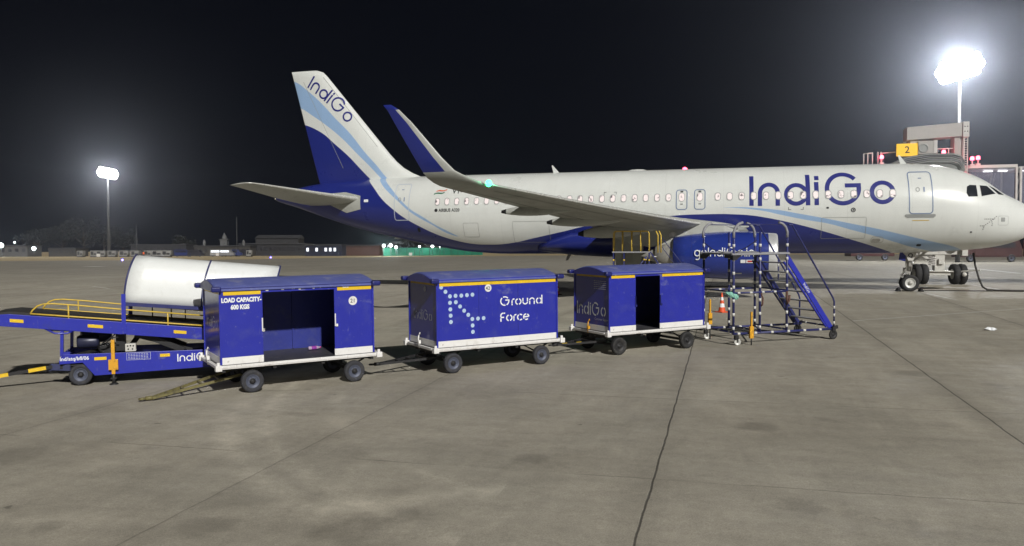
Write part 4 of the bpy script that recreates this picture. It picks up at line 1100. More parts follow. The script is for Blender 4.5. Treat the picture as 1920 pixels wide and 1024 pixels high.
for x in (.20,2.9):
    for y in (-.036, W+.036):
        m = MB(); m.bar((x,y,bz(x)-.22),(x+.01,y,cz0(x)+(.17 if x < 1 else 0)),.075,.028,upv=(0,1,0)); m.build('canopy_post', M_LBLUE, LD)
m = MB()
for x in (.62,1.25): m.bar((x,W-.02,bz(x)-.02),(x,W-.02,1.46-.08*x),.06,.02)
m.build('inner_post', M_BLKM, LD)
m = MB(); m.lathe([(-.26,.0),(-.26,.12),(-.22,.15),(.22,.15),(.26,.12),(.26,0)], (-.36,.55,.90), (.94,.34,0), 24); m.lathe([(-.2,0),(-.2,.11),(-.16,.13),(.14,.13),(.18,.11),(.18,0)], (-.46,.34,.80), (1,0,0), 20)
m.build('motor', mat('motor_dark', (.025,.028,.06), .35, .1, var=.4, scale=9), LD)
m = MB(); m.box((-.3,.35,.43),(.1,.85,.70)); m.box((.02,.25,.6),(.18,.5,.95)); m.bar((-.75,.1,.56),(-.3,.5,.62),.05,.05); m.bar((-.2,.1,.58),(-.45,.6,.86),.03,.03)
m.bar((.42,.2,.95),(1.25,.2,.56),.09,.11); m.bar((.42,W-.2,.95),(1.25,W-.2,.56),.09,.11); m.bar((.35,.3,.88),(1.4,.3,.55),.05,.06); m.tube([(.22,.5,.60),(.45,.5,.92)], .05, 10)
m.tube([(-.2,.1,.78),(-.1,.06,.84),(0,.05,.92),(.05,.05,.97)], .012, 6); m.tube([(-.3,.2,.72),(-.15,.15,.76),(-.05,.2,.88)], .012, 6)
m.build('lift_frame', M_BLKM, LD)
m = MB(); m.box((.20,.06,.60),(.39,.20,.75)); CB = m.build('control_box', M_GEARW, LD, bevel=.01)
for k, (x, z) in enumerate(((.245,.71),(.295,.715),(.345,.71),(.255,.65),(.33,.65))):
    m = MB(); m.lathe([(0,.014),(.014,.012),(.016,0)], (x,.059,z), (0,-1,0), 12); m.build('knob', M_DARK, CB)
JK = MB(); JK.cbox((-.0,-.05,.53),(.065,.06,.66)); JK.cbox((0,-.052,.38),(.17,.055,.20)); JK.build('jack', M_ORY, LD, bevel=.008)
m = MB(); m.tube([(0,-.05,.0),(0,-.05,.22)], .03, 10); m.lathe([(0,.08),(.015,.08),(.03,.03)], (0,-.05,0), (0,0,1), 20); m.cbox((0,-.05,.12),(.10,.05,.03)); m.tube([(0,-.05,.84),(0,-.05,.90),(.1,-.05,.90)], .012, 6); m.build('jack_foot', M_BLKM, LD)
for x in (-.58,2.0):
    for y in (.10, W-.10): wheel((x,y,.205), (0,1,0), .205, .14, LD, M_RIM, M_TYREG, 32)
m = MB()
for x in (-.58,2.0): m.tube([(x,.12,.2),(x,W-.12,.2)], .03, 8); m.box((x-.2,.2,.22),(x+.2,W-.2,.36))
m.bar((-.92,.1,.38),(-.65,.1,.28),.05,.07); m.build('axle', M_BLKM, LD)
m = MB(); m.bar((-.65,.25,.33),(-1.15,.32,.33),.10,.10); m.bar((-.75,.0,.36),(-1.10,.25,.36),.03,.12); m.bar((-.6,.56,.33),(-1.0,.56,.33),.4,.12); m.build('tow_bracket', mat('bracket_grey_blue', (.06,.07,.16), .5, var=.3, scale=9), LD)
m = MB(); a = Vector((-1.02,.25,.37)); b = Vector((-2.7,.0,.17)); m.bar(a, b, .05, .06); m.tube([b, b+Vector((-.1,0,-.02))], .03, 8); TB = m.build('towbar', M_BLKM, LD)
for f0, f1 in ((.10,.27),(.46,.66),(.80,.95)):
    m = MB(); m.bar(a+(b-a)*f0, a+(b-a)*f1, .055, .065); m.build('yellow_band', M_YEL, TB)
m = MB(); fonttext(m, 'Ind/atq/bfl/06', .098, lambda x, z: (-.915+x, -.005, .495+z), bold=.002, sx=.95); m.build('fleet_lettering', M_TXTW, CH, fix=False)
m = MB(); s = .15/1.4; strokes(m, 'IndiGo', lambda x, z: (1.13+x*s, -.005, .365+z*s), w=.19); m.build('name_lettering', M_TXTW, CH, fix=False)
for (a, b) in ((-.33,-.12),(.82,1.00)):
    m = MB(); zz = .475; m.box((a,-.008,zz),(b,-.002,zz+.058)); m.build('reflective_strip', M_YEL, CH)
m = MB()
for k in range(4):
    for j in range(8): m.cbox((.27+.046*j, -.005, .555-.029*k),(.030+.010*((j*k) % 2),.002,.008))
for z in (.58,.445): m.cbox((.44,-.005,z),(.42,.002,.005))
for x in (.23,.65): m.cbox((x,-.005,.512),(.005,.002,.138))
m.build('small_notice', M_FADED, CH, fix=False)

# ------------------------------------------------------------------ tall wheeled stairs
ST = empty('wheeled_maintenance_stairs', (-12.876,-19.989,gz(0,-19.989)), R(35), True, label='tall dark blue wheeled maintenance stairs with white tape bands on the pipes', cat='stairs')
D = 1.32
def pipe(name, pts, r=.030, bands=True, step=.34, parent=ST, m_=None):
    m = MB(); m.tube(pts, r, 10)
    if bands:
        for a, b in zip(pts[:-1], pts[1:]):
            a = Vector(a); b = Vector(b); Ln = (b-a).length; d = (b-a)/max(Ln,1e-6); t = .15
            while t < Ln-.05:
                m.lathe([(-.038,r+.0),(-.038,r+.004),(.038,r+.004),(.038,r)], a+d*t, d, 10, mi=1); t += step
    return m.build(name, [m_ or M_PIPE, M_BAND], parent)
PX = (-.20,.58,1.40)
for x in PX:
    pipe('post', [(x,0,.28),(x,0,2.80)]); pipe('post', [(x+.02,D,.28),(x+.02,D,2.80)])
for y in (0, D):
    pipe('base_rail', [(-.2,y,.29),(2.95,y,.27)], step=.5); pipe('middle_rail', [(-.2,y,1.30),(1.42,y,1.30)], .024, step=.36)
    pipe('top_rail', [(-.05,y,3.0),(1.30,y,2.98)], .012, False)
    for x, s in ((-.20,1),(1.40,-1)):
        m = MB(); m.tube([(x,y,2.66),(x,y,2.80),(x+s*.05,y,2.92),(x+s*.14,y,3.0),(x+s*.26,y,3.04)], .033, 10); m.build('padded_corner', M_PAD, ST)
for x in (-.2,.58,1.40,2.9): pipe('cross_rail', [(x,0,.33),(x,D,.33)], .024, True, .45)
for x in (-.2,1.4): pipe('cross_rail', [(x,0,1.33),(x,D,1.33)], .02, False)
pipe('brace', [(.6,0,.32),(1.4,D,.32)], .02, False)
m = MB(); m.box((-.26,-.04,2.24),(1.46,D+.04,2.275)); 
for q in (0, D): m.tube([(-.28,q,2.26),(1.45,q,2.26)], .034, 10)
m.build('platform', M_PAD, ST)
for (x, y) in ((-.2,0),(.56,D),(-.2,D)):
    m = MB(); m.cbox((x,y,2.18),(.13,.13,.12)); m.bar((x+.05,y,2.14),(x+.2,y,2.24),.04,.05); m.build('bracket', M_BLKM, ST)
# stringers and treads
A_ = (1.42,2.16); B_ = (2.82,.30)
for y in (.03, D-.03):
    m = MB(); m.bar((A_[0],y,A_[1]),(B_[0],y,B_[1]),.135,.035,upv=(0,1,0)); m.bar((A_[0]-.10,y,A_[1]-.12),(B_[0]-.14,y,B_[1]+.02),.035,.05,upv=(0,1,0)); SG = m.build('stringer', M_LBLUE if y < .5 else M_PIPE, ST)
    if y < .5:
        dx, dz = (B_[0]-A_[0]), (B_[1]-A_[1]); q = math.hypot(dx,dz); dx /= q; dz /= q
        m = MB(); fonttext(m, 'IndiGo', .11, lambda a, b: (A_[0]+dx*(.85+a)-dz*(b-.03), y-.022, A_[1]+dz*(.85+a)+dx*(b-.03))); m.build('stringer_lettering', M_TXTW, SG, fix=False)
for k in range(7):
    f = (k+.6)/7.4; x = A_[0]+(B_[0]-A_[0])*f; z = A_[1]+(B_[1]-A_[1])*f
    m = MB(); m.box((x-.13,.06,z-.015),(x+.05,D-.06,z+.012)); m.build('tread', M_PAD, ST)
for y in (0, D):
    pipe('handrail', [(1.42,y,2.98),(1.55,y,2.97),(2.86,y,1.08),(2.90,y,.98),(2.90,y,.45)], .022, False)
    pipe('baluster', [(2.18,y,2.05),(2.18,y,1.50)] if y else [(2.90,y,.98),(2.90,y,.35)], .02, True, .2)
for y in (-.02, D+.02):
    w = wheel((2.86,y,.125), (0,1,0), .125, .05, ST, M_BLKM, M_TYRE, 24)
    m = MB(); m.cbox((2.86,y,.27),(.10,.09,.12)); m.bar((2.86,y,.3),(3.0,y,.32),.05,.08); m.build('wheel_bracket', M_BLKM, ST)
for (x, y) in ((-.08,0),(-.08,D)):
    w = wheel((x,y,.085), (.35,1,0), .085, .045, ST, M_RIMW, M_RIMW, 24)
    m = MB(); m.cbox((x-.03,y,.20),(.10,.07,.10)); m.bar((x-.03,y-.035,.2),(x,y-.035,.08),.03,.01); m.bar((x-.03,y+.035,.2),(x,y+.035,.08),.03,.01); m.build('caster_fork', M_BLKM, ST)
for (x, y, z) in ((.26,-.10,.10),(-.02,D-.05,.32)):
    m = MB(); m.cbox((x,y,z+.42),(.045,.045,.62)); m.cbox((x,y,z+.22),(.11,.06,.30)); JJ = m.build('jack', M_ORY, ST, bevel=.008)
    m = MB(); m.tube([(x,y,.0),(x,y,z+.1)], .016, 8); m.build('jack_foot', M_BLKM, JJ)
m = MB(); m.tube([(1.38,-.03,1.30),(1.36,-.05,1.1),(1.38,-.05,.98),(1.44,-.04,1.06),(1.46,-.03,1.2)], .03, 8); m.tube([(.60,-.02,1.28),(.64,-.04,1.15),(.63,-.04,1.0),(.60,-.03,.95)], .022, 8); m.build('hanging_chain', mat('rusty_chain', (.12,.06,.045), .7, .3, var=.5, scale=30), ST)
m = MB(); m.tube([(-.2,D,2.55),(-.05,D-.2,2.36),(.2,D*.5,2.22),(.4,.3,2.42),(.5,.02,2.6)], .010, 6); m.build('slack_cable', M_BLKM, ST)
# green and white rag tied on the middle rail
p = local(ST, -.33, .10, 1.30)
m = MB(); rg = []
random.seed(3)
m2 = []
for i in range(9):
    f = i/8; rr = .035+.045*math.sin(PI*f); rg.append([(f*.30-.02+random.uniform(-.012,.012), .0+math.cos(2*PI*q/10)*rr*.6+random.uniform(-.012,.012), -.10*f+math.sin(2*PI*q/10)*rr+random.uniform(-.02,.02)) for q in range(10)])
m.loft(rg, smooth=False); rag = m.build('cloth_rag', mat('pale_green_rag', (.24,.52,.42), .9, var=.3, scale=20)); rag.location = p
tag(rag, 'pale green rag tied on the pipe of the wheeled stairs', 'rag')

# ------------------------------------------------------------------ low yellow-railed stand at the landing gear
SD = empty('service_platform_stand', (-17.62,-8.0,gz(0,-8)), R(4), label='low service stand with yellow guard rail under the wing beside the landing gear', cat='service stand')
Lx, Dy, zt = 1.42, .75, 2.04
m = MB(); m.box((-.05,-.03,zt-.05),(Lx+.1,Dy+.03,zt)); m.build('deck', M_PAD, SD)
def ypipe(name, pts, r=.022, mt=M_RAILY):
    m = MB(); m.tube(pts, r, 8); return m.build(name, mt, SD)
zr = zt+.82
for y in (0, Dy):
    ypipe('guard_rail', [(0,y,zt),(0,y,zr-.10),(.03,y,zr-.03),(.10,y,zr),(Lx-.10,y,zr),(Lx-.03,y,zr-.03),(Lx,y,zr-.1),(Lx,y,zt)])
    for x in (.35,.72,1.08): ypipe('baluster', [(x,y,zt),(x,y,zr)], .018)
for x in (0,.12): ypipe('guard_rail', [(Lx+.35+x,0,zt-.05),(Lx+.35+x,0,zr-.18),(Lx+.27+x,0,zr)], .026)
def leg(pts):
    m = MB(); m.tube(pts, .026, 8)
    a = Vector(pts[0]); b = Vector(pts[-1])
    for f in (.15,.5,.85): c = a+(b-a)*f; m.lathe([(-.035,.03),(-.035,.036),(.035,.036),(.035,.03)], c, (b-a).normalized(), 8, mi=1)
    m.build('leg', [M_PIPE, M_RAILY], SD)
for x in (0,.42,Lx): 
    for y in (0,Dy): leg([(x,y,zt-.05),(x-(.1 if y else 0),y,0)])
leg([(Lx-.1,0,zt-.2),(Lx-.75,0,1.0)]); leg([(Lx-.1,0,zt-.2),(Lx-.3,.3,1.0)])
m = MB()
for y in (0,.6): m.bar((Lx+.05,y,zt-.02),(Lx+1.35,y,.1),.04,.09,upv=(0,1,0))
m.build('stringer', M_PIPE, SD)
for k in range(6):
    f = (k+.7)/6.6; m = MB(); x = Lx+.05+1.3*f; z = zt-.02-1.9*f; m.box((x-.1,.03,z),(x+.1,.57,z+.03)); m.build('tread', M_CWHITE, SD)
for y in (0,.6): ypipe('handrail', [(Lx+.45,y,zr-.2),(Lx+1.75,y,.95)], .014, M_PIPE); ypipe('handrail', [(Lx+.40,y,zr-.5),(Lx+1.70,y,.60)], .012, M_PIPE)

# ------------------------------------------------------------------ cones, litter, chocks, hose
def cone(x, y, s, label, base=(.06,.012,.012)):
    c = empty('traffic_cone', (x,y,gz(x,y)), random.uniform(0,1), label=label, cat='traffic cone', group='traffic cones')
    m = MB(); m.box((-.19*s,-.19*s,0),(.19*s,.19*s,.035)); m.build('base', M_CONE if base is None else mat('cone_base', base, .7), c, bevel=.008)
    m = MB(); pr = [(.035,.135),(.20,.108),(.34,.084),(.46,.064),(.58,.045),(.745,.022),(.75,0)]
    m.lathe([(h*s,r*s) for h, r in pr], (0,0,0), (0,0,1), 24, mis=[0,1,0,1,0,0]); m.build('body', [M_CONE, M_TXTW], c)
    return c
cone(-13.35, -11.6, .92, 'orange and white traffic cone seen through the pipes of the wheeled stairs', None)
cone(-20.6, -4.7, .86, 'traffic cone standing behind the gap between two baggage carts')
ch = empty('wheel_chock', (-5.07+.47,-.15,0), label='black wheel chock in front of the nose wheel', cat='wheel chock', group='wheel chocks')
m = MB(); m.loft([[(x,y,z) for x, z in ((-.08,0),(.10,0),(.02,.13),(-.03,.13))] for y in (-.25,.25)], smooth=False); m.tube([(.0,-.1,.13),(0,-.1,.17),(0,.1,.17),(0,.1,.13)], .012, 6); o = m.build('block', M_BLKM, ch)
c2 = copy_tree(ch); c2.location = (-5.07-.48,-.15,0); c2.rotation_euler = (0,0,PI); c2['label'] = 'black wheel chock behind the nose wheel, on the tail side'
m = MB(); random.seed(11); pts = []
for i in range(14):
    a = 2*PI*i/14; r = random.uniform(.10,.20); pts.append((r*math.cos(a), r*.7*math.sin(a), random.uniform(.005,.05)))
m.loft([pts, [(x*.5, y*.5, z+.05) for x, y, z in pts]], smooth=False); lt = m.build('paper_litter', M_TXTW); lt.location = (-6.05,-15.55,gz(0,-15.55)); tag(lt, 'crumpled white paper litter on the open concrete at right', 'litter')
m = MB(); pts = [(-2.15,1.0,1.75),(-2.10,.9,1.2),(-1.98,.75,.6),(-1.85,.62,.2),(-1.68,.5,.06)]
x = -1.4
while x < 4: pts.append((x,.35-.12*(x+1.4)+.06*math.sin(x*2.1),.05)); x += .3
m.tube(pts, .045, 10); hs = m.build('ground_power_cable', mat('hose_black', (.03,.027,.022), .6, var=.2)); tag(hs, 'thick black ground power cable hanging under the nose and lying on the apron', 'cable')
m = MB(); pts = []; x = -4.4
while x < -1.5: pts.append((x,.22+.02*math.sin(x*5),.03)); x += .15
m.tube(pts, .022, 8); hs = m.build('thin_ground_cable', mat('hose_black2', (.03,.027,.022), .6, var=.2)); tag(hs, 'thin dark cable lying straight on the ground beside the nose wheel', 'cable')

# ------------------------------------------------------------------ passenger boarding bridge behind the nose
M_BR = mat('bridge_grey_paint', (.40,.38,.36), .5, var=.08, scale=1.5, dirt=(.25,.23,.21), dirtamt=.4, dirtscale=1.2)
M_BRW = mat('bridge_white_paint', (.58,.56,.54), .45, var=.06, scale=2, dirt=(.35,.32,.3), dirtamt=.4, dirtscale=3)
M_BELL = mat('bellows_canvas', (.20,.21,.20), .75, var=.2, scale=4)
BR = empty('passenger_boarding_bridge', (-2.5,6.0,0), label='grey passenger boarding bridge with yellow number 2 sign and glazed tunnel behind the nose', cat='boarding bridge')
def bb(name, mb, mt, parent=BR, **k):
    for i, v in enumerate(mb.v): mb.v[i] = (v[0]+2.5, v[1]-6.0, v[2])
    return mb.build(name, mt, parent, **k)
m = MB(); m.loft([[(x,y,z) for x, z in ((-4.12,8.27),(-1.50,8.42),(-1.50,7.72),(-4.12,7.60))] for y in (5.6,6.6)], smooth=False); bb('overhead_beam', m, M_BR)
m = MB(); m.box((-1.50,5.55,7.66),(-1.20,6.65,8.45)); EC = bb('beam_end_plate', m, M_BRW, bevel=.02)
for x in (-1.41,-1.29):
    for z in (7.95,8.2):
        m = MB(); m.lathe([(0,.03),(.01,.03),(.012,0)], (x,5.55,z), (0,-1,0), 10); bb('bolt', m, M_DARK, EC)
m = MB(); m.box((-1.86,5.7,3.2),(-1.50,6.5,7.70)); m.box((-1.50,5.8,3.2),(-1.42,6.4,7.68)); bb('column', m, M_BR, bevel=.01)
m = MB(); m.box((-1.46,5.6,3.2),(-1.40,5.66,7.66)); m.box((-1.28,5.6,3.2),(-1.24,5.66,7.66))
z = 3.4
while z < 7.5: m.box((-1.42,5.61,z),(-1.25,5.65,z+.03)); z += .12
bb('cable_ladder', m, M_BRW)
m = MB(); m.box((-3.95,5.7,7.3),(-3.55,6.3,7.62)); m.box((-3.6,5.5,6.85),(-2.72,6.2,7.52)); AC = bb('air_conditioner', m, M_BR, bevel=.015)
m = MB(); m.lathe([(0,.24),(.02,.24),(.02,.17),(.0,.17)], (-3.35,5.5,7.15), (0,-1,0), 28); m.lathe([(.0,.17),(.0,.0)], (-3.35,5.495,7.15), (0,-1,0), 28); bb('fan_grille', m, M_SEAM, AC)
m = MB(); m.box((-2.86,5.48,6.88),(-2.70,6.25,7.54)); bb('side_panel', m, M_BRW, AC)
m = MB(); m.box((-4.60,5.55,6.78),(-3.62,5.75,7.42)); SG = bb('number_sign', m, M_SIGNO if False else M_SIGN)
m = MB(); fonttext(m, '2', .50, lambda a, b: (-4.24+a, 5.545, 6.93+b), bold=.008); bb('sign_numeral', m, M_BLACK, SG, fix=False)
# folded bellows canopy
m = MB(); rg = []; OUT = [(-5.50,5.4),(-5.45,6.0),(-5.15,6.20),(-4.6,6.45),(-3.6,6.60),(-2.5,6.57),(-2.15,6.45),(-2.0,6.2),(-2.0,5.4)]
for k in range(15):
    f = k/14; y = 3.2+2.4*f; g = (.05 if k % 2 else 0)
    rg.append([(x+(-g if x < -4 else g), y, z+(g if z > 6 else 0)) for x, z in OUT])
m.loft(rg, smooth=False); bb('bellows', m, M_BELL)
m = MB(); m.box((-5.4,5.62,3.2),(-2.0,8.2,6.40)); bb('cab', m, M_BR, bevel=.03)
for k in range(5):
    m = MB(); dz = .085*k; sx_ = 1-.02*k
    P = [(-3.75+(x+3.75)*sx_, 3.16-.015*k, z-dz-.03) for x, z in OUT[1:-1]]
    m.tube(P, .022, 6); bb('bellows_rib', m, M_PAD if k % 2 else M_SEAM)
# railings
def rail(pts, r=.03): 
    m = MB()
    for a, b in pts: m.tube([a, b], r, 8)
    bb('railing', m, M_BRW)
rail([((-6.15,6,6.2),(-6.15,6,7.0)),((-5.95,6,6.2),(-5.95,6,7.02)),((-5.72,6,6.2),(-5.72,6,7.02)),((-6.15,6,7.0),(-5.7,6,7.03)),((-5.45,6,6.2),(-5.45,6,7.08)),((-5.3,6,6.2),(-5.3,6,7.08)),((-5.35,6,7.0),(-4.6,6,7.04)),((-6.2,6,6.25),(-4.6,6,6.3))])
rail([((-2.65,5.8,6.62),(-2.65,5.8,7.12)),((-2.65,5.8,7.12),(-1.86,5.8,7.12)),((-2.1,5.8,6.62),(-2.1,5.8,7.12))], .025)
for (x, y, z) in ((-5.28,5.9,6.78),(-2.35,5.7,6.92),(-1.02,5.7,6.55),(-.75,5.7,6.58)):
    m = MB(); m.lathe([(-.07,.0),(-.07,.09),(.0,.10),(.07,.09),(.11,.05),(.12,0)], (x,y,z), (0,0,1), 18); b = bb('beacon', m, M_REDC)
    m = MB(); m.tube([(x,y,z-.35),(x,y,z-.07)], .025, 8); m.cbox((x,y,z-.32),(.2,.16,.08)); bb('beacon_bracket', m, M_BRW, b)
    ld = bpy.data.lights.new('beacon_light', 'POINT'); ld.energy = 7; ld.color = (1,.03,.10); ld.shadow_soft_size = .1
    lo = bpy.data.objects.new('beacon_light', ld); COL.objects.link(lo); lo.parent = BR; lo.location = (x+2.5, y-6-.16, z+.02)
# glazed tunnel
m = MB(); m.box((-1.25,6.2,3.85),(14,8.6,4.1)); bb('tunnel_floor', m, M_BR)
m = MB(); m.box((-1.25,6.15,6.10),(1.2,8.65,6.26)); m.box((1.28,6.25,6.02),(14,8.6,6.14)); bb('tunnel_roof', m, M_BRW)
m = MB()
for x in (-1.2,1.12,1.32,4.2,7.0,9.8,12.6): m.box((x,6.15,4.1),(x+.09,6.27,6.10))
for x in (-1.2,1.12,4.2,7.0,9.8): m.box((x,8.53,4.1),(x+.09,8.62,6.10))
m.box((1.28,6.18,4.1),(14,6.26,4.22)); m.box((-1.2,6.16,4.1),(1.12,6.26,4.2)); bb('tunnel_frame', m, M_BRW)
mg = bpy.data.materials.new('tunnel_glass'); mg.use_nodes = True
b = mg.node_tree.nodes['Principled BSDF']; b.inputs['Base Color'].default_value = (.30,.32,.42,1); b.inputs['Roughness'].default_value = .08; b.inputs['Transmission Weight'].default_value = .0; b.inputs['Alpha'].default_value = .28
for (a, c) in ((-1.11,1.12),(1.41,4.2),(4.29,7.0),(7.09,9.8)):
    for y in (6.20, 8.57):
        m = MB(); m.box((a,y,4.2),(c,y+.012,6.10)); bb('glass_panel', m, mg)
for x in (.15,.85,2.0,3.4,4.9,6.6):
    m = MB(); m.cbox((x,7.3,6.02),(.42,.16,.05)); bb('ceiling_lamp', m, M_TUBE, bevel=.01)
m = MB()
for (x, q) in ((.3,.35),(1.6,.4),(2.9,.35)): m.bar((x,8.3,4.15),(x+q,8.35,6.0),.06,.05); m.bar((x+.15,8.3,4.15),(x+q+.15,8.35,6.0),.03,.03)
bb('tunnel_brace', m, M_BRW)
# drive carriage
m = MB(); m.box((-3.35,7.7,1.62),(-.75,8.1,2.02)); m.box((-2.25,7.75,.55),(-1.75,8.3,1.65)); m.box((-2.55,7.7,.5),(-1.45,8.4,.75)); m.bar((-2.9,7.9,1.65),(-1.95,7.9,.9),.14,.14)
m.tube([(-2.7,7.62,.72),(-.6,7.62,.70)], .04, 8); m.bar((-1.1,7.6,.70),(-.2,7.1,.80),.07,.09)
m.cbox((-1.95,7.68,1.25),(.26,.1,.30)); m.box((-1.2,7.75,2.0),(-.75,8.1,3.9)); m.box((-3.3,7.75,2.0),(-2.9,8.1,3.9)); bb('drive_carriage', m, M_GEARW, bevel=.015)
m = MB(); m.lathe([(0,.0),(0,.30),(.3,.30),(.36,.2),(.36,0)], (-1.25,7.7,2.15), (0,-1,.2), 24); m.box((-.98,7.45,1.55),(-.70,7.75,2.55)); m.box((-1.3,7.5,2.35),(-.8,7.7,2.5)); bb('hoist_motor', m, M_GEARW, bevel=.01)
for x in (-2.95,-1.05):
    for d in (-.16,.18):
        m = MB(); ax = Vector((1,.12,0)).normalized()
        w = None
        mm = MB(); r = .56; h = .165
        mm.lathe([(-h*.8,r*.5),(-h,r*.7),(-h,r*.88),(-h*.8,r*.97),(0,r),(h*.8,r*.97),(h,r*.88),(h,r*.7),(h*.8,r*.5)], (x+d,8.0,.56), ax, 36)
        w = bb('wheel', mm, M_TYRE)
        mm = MB(); mm.lathe([(-h*.7,.0),(-h*.8,r*.5),(h*.8,r*.5),(h*.7,0)], (x+d,8.0,.56), ax, 20); mm.lathe([(0,.12),(.1,.10),(.1,0)], (x+d,7.43,.56), (0,-1,0), 14) if d > 0 and x > -2 else None
        bb('rim', mm, M_GEARW, w)
m = MB()
for k in range(5): m.tube([(-2.6,7.66,1.5-.1*k),(-2.2,7.66,1.45-.1*k)], .025, 6)
bb('hydraulic_pipe', m, M_BRW)

# ------------------------------------------------------------------ floodlight masts
def mast(x, y, h, n, r, label, power, sun_to, size, aim):
    A = empty('floodlight_mast', (x,y,0), label=label, cat='floodlight mast', group='floodlight masts on the apron')
    m = MB(); m.tube([(0,0,0),(0,0,h*.5),(0,0,h)], [size*1.15,size*.85,size*.55], 16); m.build('pole', M_POLE, A)
    m = MB(); m.lathe([(0,r*.45),(.12,r*.45),(.12,r*.38),(0,r*.38),(0,r*.45)], (0,0,h-.4), (0,0,1), 24); m.bar((-r,0,h-.3),(r,0,h-.3),.12,.12); m.bar((0,-r,h-.3),(0,r,h-.3),.12,.12); m.bar((-r*.9,0,h-1.2),(r*.9,0,h-1.2),.1,.1); m.build('head_frame', M_POLE, A)
    d = Vector(aim); d.z = 0; d.normalize(); s = Vector((-d.y, d.x, 0))
    k = 0
    for row in range(3):
        for c in range(n):
            off = (c-(n-1)/2)*(2*r/(n-1)); zz = h-.1-row*r*.40+.12*off*aim[2]
            cpos = d*.35*(1+.15*row)+s*off*(.8 if row != 1 else 1.0)+Vector((0,0,zz))
            nd = (d+Vector((0,0,-.45))).normalized()
            m = MB(); m.lathe([(0,.0),(0,r*.17),(-.15,r*.22),(-.3,r*.12),(-.35,0)], cpos, nd, 14); fl = m.build('floodlight', M_POLE, A)
            m = MB(); m.lathe([(.01,r*.27),(.08,r*.22),(.14,0)], cpos, nd, 14); m.build('lens', M_LAMP, fl)
    ld = bpy.data.lights.new('mast_light', 'POINT'); ld.energy = power; ld.shadow_soft_size = r*.35; ld.color = (.93,.96,1)
    lo = bpy.data.objects.new('mast_light', ld); COL.objects.link(lo); lo.parent = A; lo.location = d*2.2+Vector((0,0,h-.55))
    m = MB(); m.lathe([(0,.15),(.3,.15),(.4,0)], (0,0,h+.3), (0,0,1), 10); m.build('obstruction_light', M_RED, A)
    return A
M_POLE = mat('galvanised_pole', (.055,.055,.055), .7, .0, var=.1)
mast(17.74, 83.73, 27.6, 6, 2.35, 'tall floodlight mast at right above the boarding bridge', MAST_NEAR, None, .28, (-.34,-.94,1.4))
mast(-194.0, 167.5, 26.3, 5, 2.3, 'floodlight mast standing on the grass at left', MAST_FAR, None, .42, (.65,-.76,-1.2))

# ------------------------------------------------------------------ far edge of the airfield
cam_p = Vector((-13.23,-40.95,1.976))
def at(u, D, z=0.0):
    "ground point seen in direction u (photo pixel column) at distance D"
    return cam_p.xy.to_3d()*1.0 + (fw.xy.to_3d() + rt*((u-960)/1530.6))*D + Vector((0,0,z))
HB = math.atan2(rt.y, rt.x)     # heading of things that face the apron
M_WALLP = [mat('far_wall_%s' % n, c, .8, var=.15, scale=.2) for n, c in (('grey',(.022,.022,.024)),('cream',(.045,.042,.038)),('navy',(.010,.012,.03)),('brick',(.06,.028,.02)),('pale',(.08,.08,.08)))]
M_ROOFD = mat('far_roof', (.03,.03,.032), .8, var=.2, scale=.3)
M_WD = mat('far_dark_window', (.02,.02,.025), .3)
def building(u0, u1, D, h, wall, label, roof='flat', win=0, lit=(), name='terminal_building', extra=None):
    p = at((u0+u1)/2, D); w = (u1-u0)/1530.6*D; o = empty(name, p, HB, label=label, cat='building')
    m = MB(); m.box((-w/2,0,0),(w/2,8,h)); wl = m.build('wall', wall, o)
    m = MB()
    if roof == 'flat': m.box((-w/2-.3,-.4,h),(w/2+.3,8.4,h+.35))
    elif roof == 'arc': m.loft([[(-w/2+w*k/12, y, h+1.6*math.sin(PI*k/12)) for k in range(13)] for y in (-.4,8.4)], closed=True, smooth=False)
    else: m.loft([[(x,-.4,h),(x,4,h+1.3),(x,8.4,h)] for x in (-w/2-.3,w/2+.3)], smooth=False)
    m.build('roof', M_ROOFD, o)
    n = win
    for k in range(n):
        x = -w/2+w*(k+.5)/n; ww = w/n*.5
        m = MB(); m.box((x-ww/2,-.06,h*.45),(x+ww/2,-.005,h*.78)); m.build('window', M_LITWIN if k in lit else M_WD, o)
    return o
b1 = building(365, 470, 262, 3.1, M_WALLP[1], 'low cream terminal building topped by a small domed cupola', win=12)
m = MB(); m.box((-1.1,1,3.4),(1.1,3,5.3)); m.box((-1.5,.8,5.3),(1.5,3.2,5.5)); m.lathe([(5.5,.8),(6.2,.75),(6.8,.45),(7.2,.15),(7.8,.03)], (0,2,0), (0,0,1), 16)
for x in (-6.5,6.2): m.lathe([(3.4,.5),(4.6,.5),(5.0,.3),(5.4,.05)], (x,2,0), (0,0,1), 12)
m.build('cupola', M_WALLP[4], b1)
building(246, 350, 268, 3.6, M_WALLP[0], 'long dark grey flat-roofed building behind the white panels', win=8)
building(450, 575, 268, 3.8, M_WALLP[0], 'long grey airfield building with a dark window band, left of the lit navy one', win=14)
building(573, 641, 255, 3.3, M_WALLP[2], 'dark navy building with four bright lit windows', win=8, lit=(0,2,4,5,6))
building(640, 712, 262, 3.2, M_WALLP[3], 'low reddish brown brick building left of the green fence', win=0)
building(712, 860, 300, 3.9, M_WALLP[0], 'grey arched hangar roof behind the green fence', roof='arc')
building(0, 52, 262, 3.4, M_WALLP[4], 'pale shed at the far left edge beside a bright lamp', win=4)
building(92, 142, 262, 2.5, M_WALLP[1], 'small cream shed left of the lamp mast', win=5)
building(480, 560, 300, 6.2, M_WALLP[0], 'taller grey hall with a pitched roof rising behind the airfield buildings', roof='pitch')
